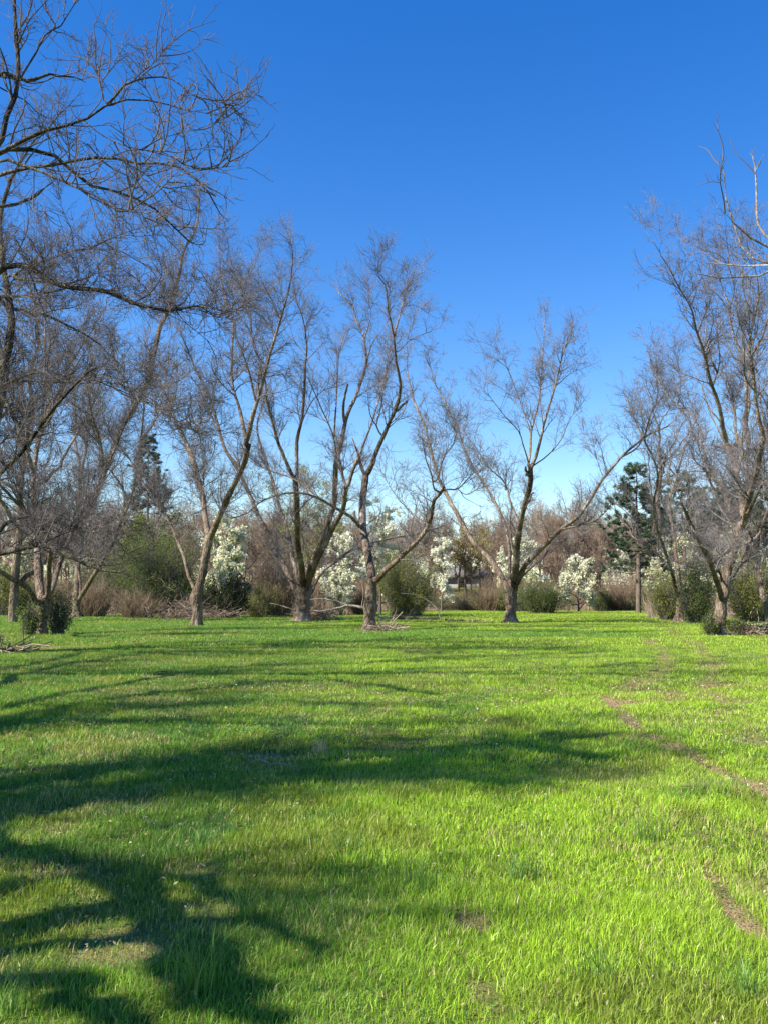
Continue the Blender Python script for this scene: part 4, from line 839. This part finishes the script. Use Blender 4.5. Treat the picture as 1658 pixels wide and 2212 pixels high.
for k, (px, D, top, w, lb) in enumerate([(600, 82, 1175, 110, 'brown leafless scrub left of the many-stemmed pecan'), (670, 90, 1230, 90, 'brown leafless scrub behind the many-stemmed pecan trunk'),
      (200, 80, 1240, 110, 'brown leafless scrub behind the pale-trunked pecan'), (1060, 112, 1240, 90, 'brown leafless scrub behind the widest pecan on its left'), (110, 88, 1240, 90, 'brown scrub behind the stout pecan trunk'),
      (780, 86, 1250, 80, 'brown twiggy scrub under the tall white pear'), (1010, 114, 1284, 90, 'grey-brown scrub under the brick house'), (1345, 112, 1235, 100, 'brown leafless scrub below the pine at right'), (300, 74, 1262, 120, 'reddish brown scrub in front of the left thicket')]):
    shrub('bare_shrub', lb, px, D, top, w, 900, 450 + k, [(.16, .15, .05), (.22, .2, .08), (.12, .09, .05), (.3, .28, .14)], .09, TWIG_FAR, stems=150)
lo = shrub('green_shrub', 'low spring-green bush in the ragged edge of the wood', 700, 110, 1262, 80, 3600, 470, [(.22, .27, .06), (.30, .33, .09), (.14, .17, .04), (.38, .38, .14)], .12, stems=50, group='low spring-green bushes along the edge of the wood')
for k, (px, D, sc) in enumerate([(60, 104, 1.1), (140, 108, .9), (215, 100, 1.0), (300, 98, 1.1), (420, 106, 1.2), (530, 104, 1.0), (610, 110, 1.1), (650, 100, .8), (770, 106, .9), (1040, 113, .8), (1090, 112, .9), (1120, 108, 1.0), (1215, 115, .8), (1320, 116, .9), (1360, 115, .8), (1410, 100, 1.0), (1560, 96, 1.2), (1600, 90, 1.0), (1690, 92, 1.1)]):
    dup(lo, spot(px, D), k * 1.3, (sc * 1.2, sc * 1.1, sc))
# leafing trees
bare('willow_tree', 'airy tree in pale yellow-green new leaf behind the many-stemmed pecan', 'tree', spot(650, 104), top_h(1012, 104), 5.6, 501, None, n=12, base=.2, tr=.2, upright=.5, twig=TWIG_PALE, K3=False,
     leaf=('foliage', 9000, .15, [(.28, .32, .09), (.36, .38, .14), (.2, .23, .07), (.42, .42, .2)], (.4, .3, .2, .1), .22, LEAF))
bare('willow_tree', 'golden budding tree rising over the wood left of the widest pecan', 'tree', spot(1005, 140), top_h(1105, 140) - 3, 5, 502, None, n=10, base=.25, tr=.2, upright=.5, twig=TWIG_PALE, K3=False,
     leaf=('foliage', 6000, .19, [(.34, .29, .11), (.40, .34, .14), (.26, .2, .08)], (.4, .35, .25), .25, LEAF))
bare('willow_tree', 'tree in faint green leaf behind the dark left thicket', 'tree', spot(330, 100), top_h(1118, 100), 4.5, 503, None, n=10, base=.2, tr=.2, upright=.5, twig=TWIG_PALE, K3=False,
     leaf=('foliage', 9000, .17, [(.15, .20, .04), (.22, .26, .07), (.11, .13, .04)], (.4, .3, .3), .25, LEAF))

def pine(label, px, D, top, wpx, seed, clear=.3, ntuft=900):
    rng = np.random.default_rng(seed); loc = spot(px, D); H = top_h(top, D) - loc[2]; W = wpx * D / F / 2 * 1.5
    root = thing('pine_tree', label, 'tree', loc); K = 20; t = np.linspace(0, 1, K); P = np.zeros((1, K, 3)); P[0, :, 2] = t * H - .2 * (t == 0); P[0, :, :2] = np.cumsum(rng.normal(size=(K, 2)) * .05, 0)
    R = (.26 * (1 - t) ** .8 + .02)[None]; G = Geo(); G.add(*tubes(P, R, 10, rng, .05))
    n = 72; h = clear + (1 - clear) * (np.arange(n) + rng.random(n) * .6) / n; a = np.arange(n) * 2.4 + rng.normal(size=n) * .4
    L = W * np.sqrt(np.clip(1.02 - (h - clear) / (1 - clear), .03, 1)) * rng.uniform(.55, 1.15, n) * (.75 + .25 * (h < .8)); Kb = 8; s = np.linspace(0, 1, Kb)
    B = np.zeros((n, Kb, 3)); B[:, :, 0] = np.cos(a)[:, None] * L[:, None] * s; B[:, :, 1] = np.sin(a)[:, None] * L[:, None] * s; B[:, :, 2] = (h * H)[:, None] + L[:, None] * (.05 + .3 * s ** 2) * (.4 + h[:, None])
    B[:, :, :2] += np.cumsum(rng.normal(size=(n, Kb, 2)) * .05, 1); BR = (.05 * (1 - h * .5))[:, None] * np.linspace(1, .3, Kb)
    G.add(*tubes(B, BR, 5)); G.build('trunk', BARK_FAR, root, (0, 0, 0))
    P1, R1 = grow(rng, B, BR, 2.6, 1.0, (.5, 1.1), .25, .25, 4, .3, .5, .02, .01, .5, None, 1.0, .6)
    C = Geo(); C.add(*tubes(P1, R1, 3)); C.build('crown', TWIG, root, (0, 0, 0))
    ends = np.concatenate([P1[:, -1], P1[:, -2], B[:, -1]]); nt = 44; c = np.repeat(ends, nt, 0); dirs = rng.normal(size=c.shape); dirs[:, 2] = dirs[:, 2] * .6 + .35; dirs /= np.linalg.norm(dirs, axis=1, keepdims=True)
    ln = rng.uniform(.18, .42, len(c))[:, None]; w = rng.normal(size=c.shape); w -= (w * dirs).sum(1, keepdims=True) * dirs; w /= np.linalg.norm(w, axis=1, keepdims=True); w *= .034
    c = c + rng.normal(size=c.shape) * .06; V = np.stack([c - w, c + w, c + dirs * ln + w * .3, c + dirs * ln - w * .3], 1).reshape(-1, 3)
    make_mesh('needles', V, [np.arange(len(V)).reshape(-1, 4)], NEEDLE, root, col=var_cols(rng, len(c), [(.045, .085, .045), (.07, .12, .05), (.03, .055, .035), (.12, .15, .05)], (.4, .3, .2, .1)))
    return root
pine('dark green pine tree rising alone between the widest pecan and the smaller right-hand pecan', 1376, 98, 1004, 118, 601, .24)
pine('pine tree behind the limbs of the smaller right-hand pecan', 1478, 112, 1030, 150, 602, .4)
pine('pine tree behind the tall thick right-hand pecan trunk', 1572, 116, 1055, 130, 603, .35)
pine('pine tree at the right edge, behind the thick pecan limbs', 1650, 108, 1028, 130, 604, .35)
pine('pine tree at left seen through the limbs of the pale-trunked pecan', 315, 122, 945, 64, 605, .55)

# ------------------------------------------------------------------ brick house beyond the wood
def solid(name, color, rough=.8, brick=False):
    m, n, l = newmat(name); b = n.new('ShaderNodeBsdfPrincipled'); b.inputs['Roughness'].default_value = rough
    if brick:
        t = n.new('ShaderNodeTexBrick'); t.inputs['Scale'].default_value = 4; t.inputs[1].default_value = (*color, 1); t.inputs[2].default_value = (color[0] * .7, color[1] * .7, color[2] * .7, 1); t.inputs[3].default_value = (.3, .27, .24, 1)
        tc = n.new('ShaderNodeTexCoord'); l.new(tc.outputs['Object'], t.inputs[0]); l.new(t.outputs[0], b.inputs[0])
    else:
        t = n.new('ShaderNodeTexNoise'); t.inputs['Scale'].default_value = 2.5; t.inputs['Detail'].default_value = 5; r = ramp(n, [(.3, tuple(c * .7 for c in color)), (.7, tuple(min(1, c * 1.2) for c in color))]); l.new(t.outputs[0], r.inputs[0]); l.new(r.outputs[0], b.inputs[0])
    o = n.new('ShaderNodeOutputMaterial'); l.new(b.outputs[0], o.inputs[0]); return m
BRICK = solid('red_brick', (.36, .15, .10), brick=True); ROOF = solid('grey_shingles', (.15, .14, .125)); WHT = solid('white_paint', (.75, .74, .70), .5); DARKG = solid('dark_glass', (.03, .035, .04), .2)
def box(name, x0, x1, y0, y1, z0, z1, mat, parent):
    V = np.array([(x, y, z) for z in (z0, z1) for y in (y0, y1) for x in (x0, x1)], float); Q = np.array([[0, 2, 3, 1], [4, 5, 7, 6], [0, 1, 5, 4], [2, 6, 7, 3], [0, 4, 6, 2], [1, 3, 7, 5]])
    return make_mesh(name, V, [Q], mat, parent)
hx, hy = float(at(1000, 1300, 172)[0]), 172.0; hz = float(at(1000, 1276, 172)[2])
hs_ = thing('brick_house', 'low red brick house with a grey shingle roof glimpsed through the wood', 'house', (hx, hy, hz))
box('wall', -5.2, 5.6, 0, 7, -1.2, 2.5, BRICK, hs_)
V = np.array([(-5.8, -.6, 2.5), (6.2, -.6, 2.5), (6.2, 7.6, 2.5), (-5.8, 7.6, 2.5), (-4.6, 3.5, 4.6), (5.0, 3.5, 4.6)]); rf = make_mesh('roof', V, [np.array([[0, 1, 5, 4], [2, 3, 4, 5], [0, 3, 2, 1]]), np.array([[1, 2, 5], [3, 0, 4]])], ROOF, hs_)
for wx in (-3.4, -.4, 3.2):
    f = box('window', wx - .6, wx + .6, -.06, -.003, .6, 2.0, WHT, hs_); box('pane', wx - .5, wx + .5, -.075, -.063, .7, 1.9, DARKG, f)

# ------------------------------------------------------------------ fallen wood, brush, straw
def stick(name, label, cat, reg, lines, D, mat, seed, z=.06, sag=None, group=None, part=None):
    """a fallen branch lying on the ground, main stem first; every line is (points, w0, w1)"""
    rng = np.random.default_rng(seed); ox, oy, s = REG[reg]; G = Geo(); o0 = None
    for pts, w0, w1 in lines:
        P = np.array([(ox + a * s, oy + b_ * s) for a, b_ in pts]); W = at(P[:, 0], P[:, 1], D); 
        if o0 is None: o0 = np.array([W[0, 0], D, gz(W[0, 0], D)])
        R = np.linspace(w0, w1, len(P)) * s * .5 * D / F; K = max(10, len(P) * 5); Wl, Rl = resample(W, R, K)
        Wl[:, 2] = np.maximum(Wl[:, 2], hgt(Wl[:, 0], Wl[:, 1]) + Rl * .7); Wl[:, 1] += np.cumsum(rng.normal(size=K)) * .02 * (D / 10) ** .5 ; Wl[:, 2] += rng.normal(size=K) * Rl * .2
        G.add(*tubes(Wl[None], Rl[None], 8, rng, .08))
    o = G.build(name, mat, None, o0); return tag(o, label, cat, group)
stick('fallen_branch', 'bleached crooked branch lying in the grass beside a bare soil patch', 'branch', 'v', [([(520, 1663), (532, 1652), (545, 1647), (556, 1640)], 5, 4), ([(556, 1640), (575, 1641), (592, 1648), (604, 1643), (620, 1644), (636, 1646), (650, 1657), (656, 1662)], 4, 2), ([(590, 1646), (598, 1636), (606, 1632)], 2.5, 1.5)], 8.9, PALE_WOOD, 1)
stick('fallen_branch', 'pale dead limb lying from the foot of the leaning forked pecan to the left', 'branch', '4', [([(1215, 985), (1180, 965), (1110, 955), (1050, 970), (960, 988), (885, 985)], 18, 7), ([(1110, 955), (1060, 935), (960, 915), (890, 920)], 10, 4), ([(1190, 960), (1200, 880), (1185, 800)], 5, 3)], 47.5, PALE_WOOD, 2)
stick('fallen_branch', 'pale dead stick reaching out at the left of the many-stemmed pecan foot', 'branch', '4', [([(815, 990), (760, 968), (700, 950), (655, 940)], 9, 3)], 64.5, PALE_WOOD, 3)
stick('fallen_branch', 'pale broken limbs heaped right of the leaning forked pecan foot', 'branch', '4', [([(1270, 1005), (1310, 1030), (1370, 1020), (1400, 1010)], 12, 4), ([(1280, 1040), (1290, 1000), (1285, 930)], 6, 3), ([(1300, 1030), (1330, 1010), (1350, 1000)], 7, 4)], 52, PALE_WOOD, 4)
stick('fallen_log', 'dark fallen log lying left of the widest spreading pecan', 'log', '5', [([(70, 1958), (180, 1955), (280, 1952), (355, 1950)], 24, 20)], 68, BARK_DARK, 5)
stick('fallen_log', 'thin brown fallen log nearer the foot of the widest spreading pecan', 'log', '5', [([(385, 1956), (460, 1962), (540, 1968), (615, 1972)], 12, 9)], 64, BARK, 6)
stick('fallen_branch', 'thin dead stick arching up from the dark log', 'branch', '5', [([(358, 1955), (340, 1900), (290, 1850), (220, 1815), (130, 1805)], 6, 2.5)], 67, PALE_WOOD, 7)
stick('fallen_branch', 'dark stick lying in the sunlit grass at left centre', 'branch', 'v', [([(338, 1452), (352, 1448), (366, 1451)], 2.5, 1.5)], 19.8, BARK_DARK, 8)
stick('fallen_branch', 'pale sticks in the brush at the left edge of the grass', 'branch', 'v', [([(0, 1404), (20, 1408), (36, 1415)], 4, 2), ([(2, 1412), (14, 1404), (24, 1400)], 3, 1.5)], 27, PALE_WOOD, 9)
stick('wooden_post', 'short pale wooden post at the edge of the field by the rounded blossoming pear', 'post', 'v', [([(1270, 1318), (1270, 1308), (1270, 1302)], 4, 3.6)], 113, PALE_WOOD, 10)
def brush(label, px, D, wpx, h, n, seed, mat):
    rng = np.random.default_rng(seed); loc = spot(px, D); W = wpx * D / F / 2; c = np.stack([rng.normal(size=n) * W * .5, rng.normal(size=n) * W * .25, np.abs(rng.normal(size=n)) * h * .4], 1)
    a = rng.uniform(0, 6.28, n); el = rng.normal(size=n) * .45; L = rng.uniform(.5, 2.2, n); d = np.stack([np.cos(a) * np.cos(el), np.sin(a) * np.cos(el), np.sin(el)], 1)
    s = np.linspace(-.5, .5, 6); P = c[:, None] + d[:, None] * (L[:, None] * s)[..., None] + rng.normal(size=(n, 6, 3)) * .04; P[:, :, 2] = np.abs(P[:, :, 2]) + .02
    V, Q = tubes(P, rng.uniform(.008, .03, n)[:, None] * np.linspace(1, .4, 6)[None], 4, rng, .05); o = make_mesh('brush_pile', V + np.array(loc), [Q], mat, None, loc); return tag(o, label, 'brush pile')
brush('brown brush pile left of the Y-forked pecan trunk', 395, 70, 110, 1.5, 300, 1, TWIG_PALE)
brush('heap of pale dead twigs right of the Y-forked pecan trunk', 470, 72, 80, .9, 110, 2, TWIG_PALE)
brush('dead twigs heaped at the foot of the leaning forked pecan', 838, 45, 50, .35, 60, 3, TWIG_PALE)
brush('dead brush in the grass at the left edge', 20, 27.5, 90, .15, 40, 4, TWIG_PALE)
brush('low brown brush round the foot of the many-stemmed pecan', 690, 66, 90, .8, 160, 5, TWIG_FAR)
brush('dry brush at the foot of the tall thick right pecan', 1625, 39.5, 60, .5, 120, 6, TWIG_PALE)
def tuft(name, label, px, py, n, h, seed, col, w=.006, spread=.07, cat='grass tuft'):
    rng = np.random.default_rng(seed); g = ground_at(px, py); z = gz(g[0], g[1]); a = rng.uniform(0, 6.28, n); L = h * rng.uniform(.5, 1.1, n); ln = rng.uniform(.1, .7, n) * L
    x = rng.normal(size=n) * spread; y = rng.normal(size=n) * spread; K = 5; s = np.linspace(0, 1, K); P = np.zeros((n, K, 3)); P[:, :, 0] = x[:, None] + (np.cos(a) * ln)[:, None] * s ** 2; P[:, :, 1] = y[:, None] + (np.sin(a) * ln)[:, None] * s ** 2; P[:, :, 2] = L[:, None] * s * (1 - .15 * s)
    fa = rng.uniform(0, 3.14, n); wv = np.stack([np.cos(fa), np.sin(fa), 0 * fa], 1)[:, None] * (w * .5 * np.linspace(1, .12, K))[None, :, None]
    V = np.stack([P - wv, P + wv], 2); idx = np.arange(n * K * 2).reshape(n, K, 2); Q = np.stack([idx[:, :-1, 0], idx[:, :-1, 1], idx[:, 1:, 1], idx[:, 1:, 0]], -1).reshape(-1, 4)
    C = np.repeat(np.array(col)[None] * rng.uniform(.7, 1.25, (n, 1)), K * 2, 0); loc = np.array([g[0], g[1], z]); o = make_mesh(name, V.reshape(-1, 3) + loc, [Q], GRASS, None, loc, col=C); return tag(o, label, cat)
tuft('dry_grass_tuft', 'small upright tuft of pale straw in the dark shade near the soil patch', 693, 1632, 46, .20, 1, (.72, .56, .33), .007, .03)
for k, (px, py, h, lb) in enumerate([(430, 2150, .32, 'tall blue-green grass tuft at the bottom left, in the deep shade'), (40, 2190, .26, 'blue-green grass tuft in the bottom left corner'), (540, 1990, .26, 'blue-green grass tuft right of the bright sunny patch at lower left'),
        (745, 1855, .22, 'tall grass tuft left of the centre below the long shadow'), (1400, 1820, .24, 'blue-green grass tuft in the sunny right foreground'), (900, 1925, .24, 'grey-green tuft at lower centre left of the soil spot'), (1290, 2130, .2, 'broad-leaved green tuft at the bottom right of centre'), (140, 1850, .2, 'grass tuft at left beside the dark shadow'), (1120, 1900, .2, 'grey-green tuft right of the soil spot'), (330, 1880, .22, 'blue-green tuft between the two shadows at lower left'), (1610, 2150, .18, 'low blue-green tuft in the bottom right corner')]):
    tuft('grass_tuft', lb, px, py, 60, h * .95, 20 + k, (.15, .27, .06), .006, .06)
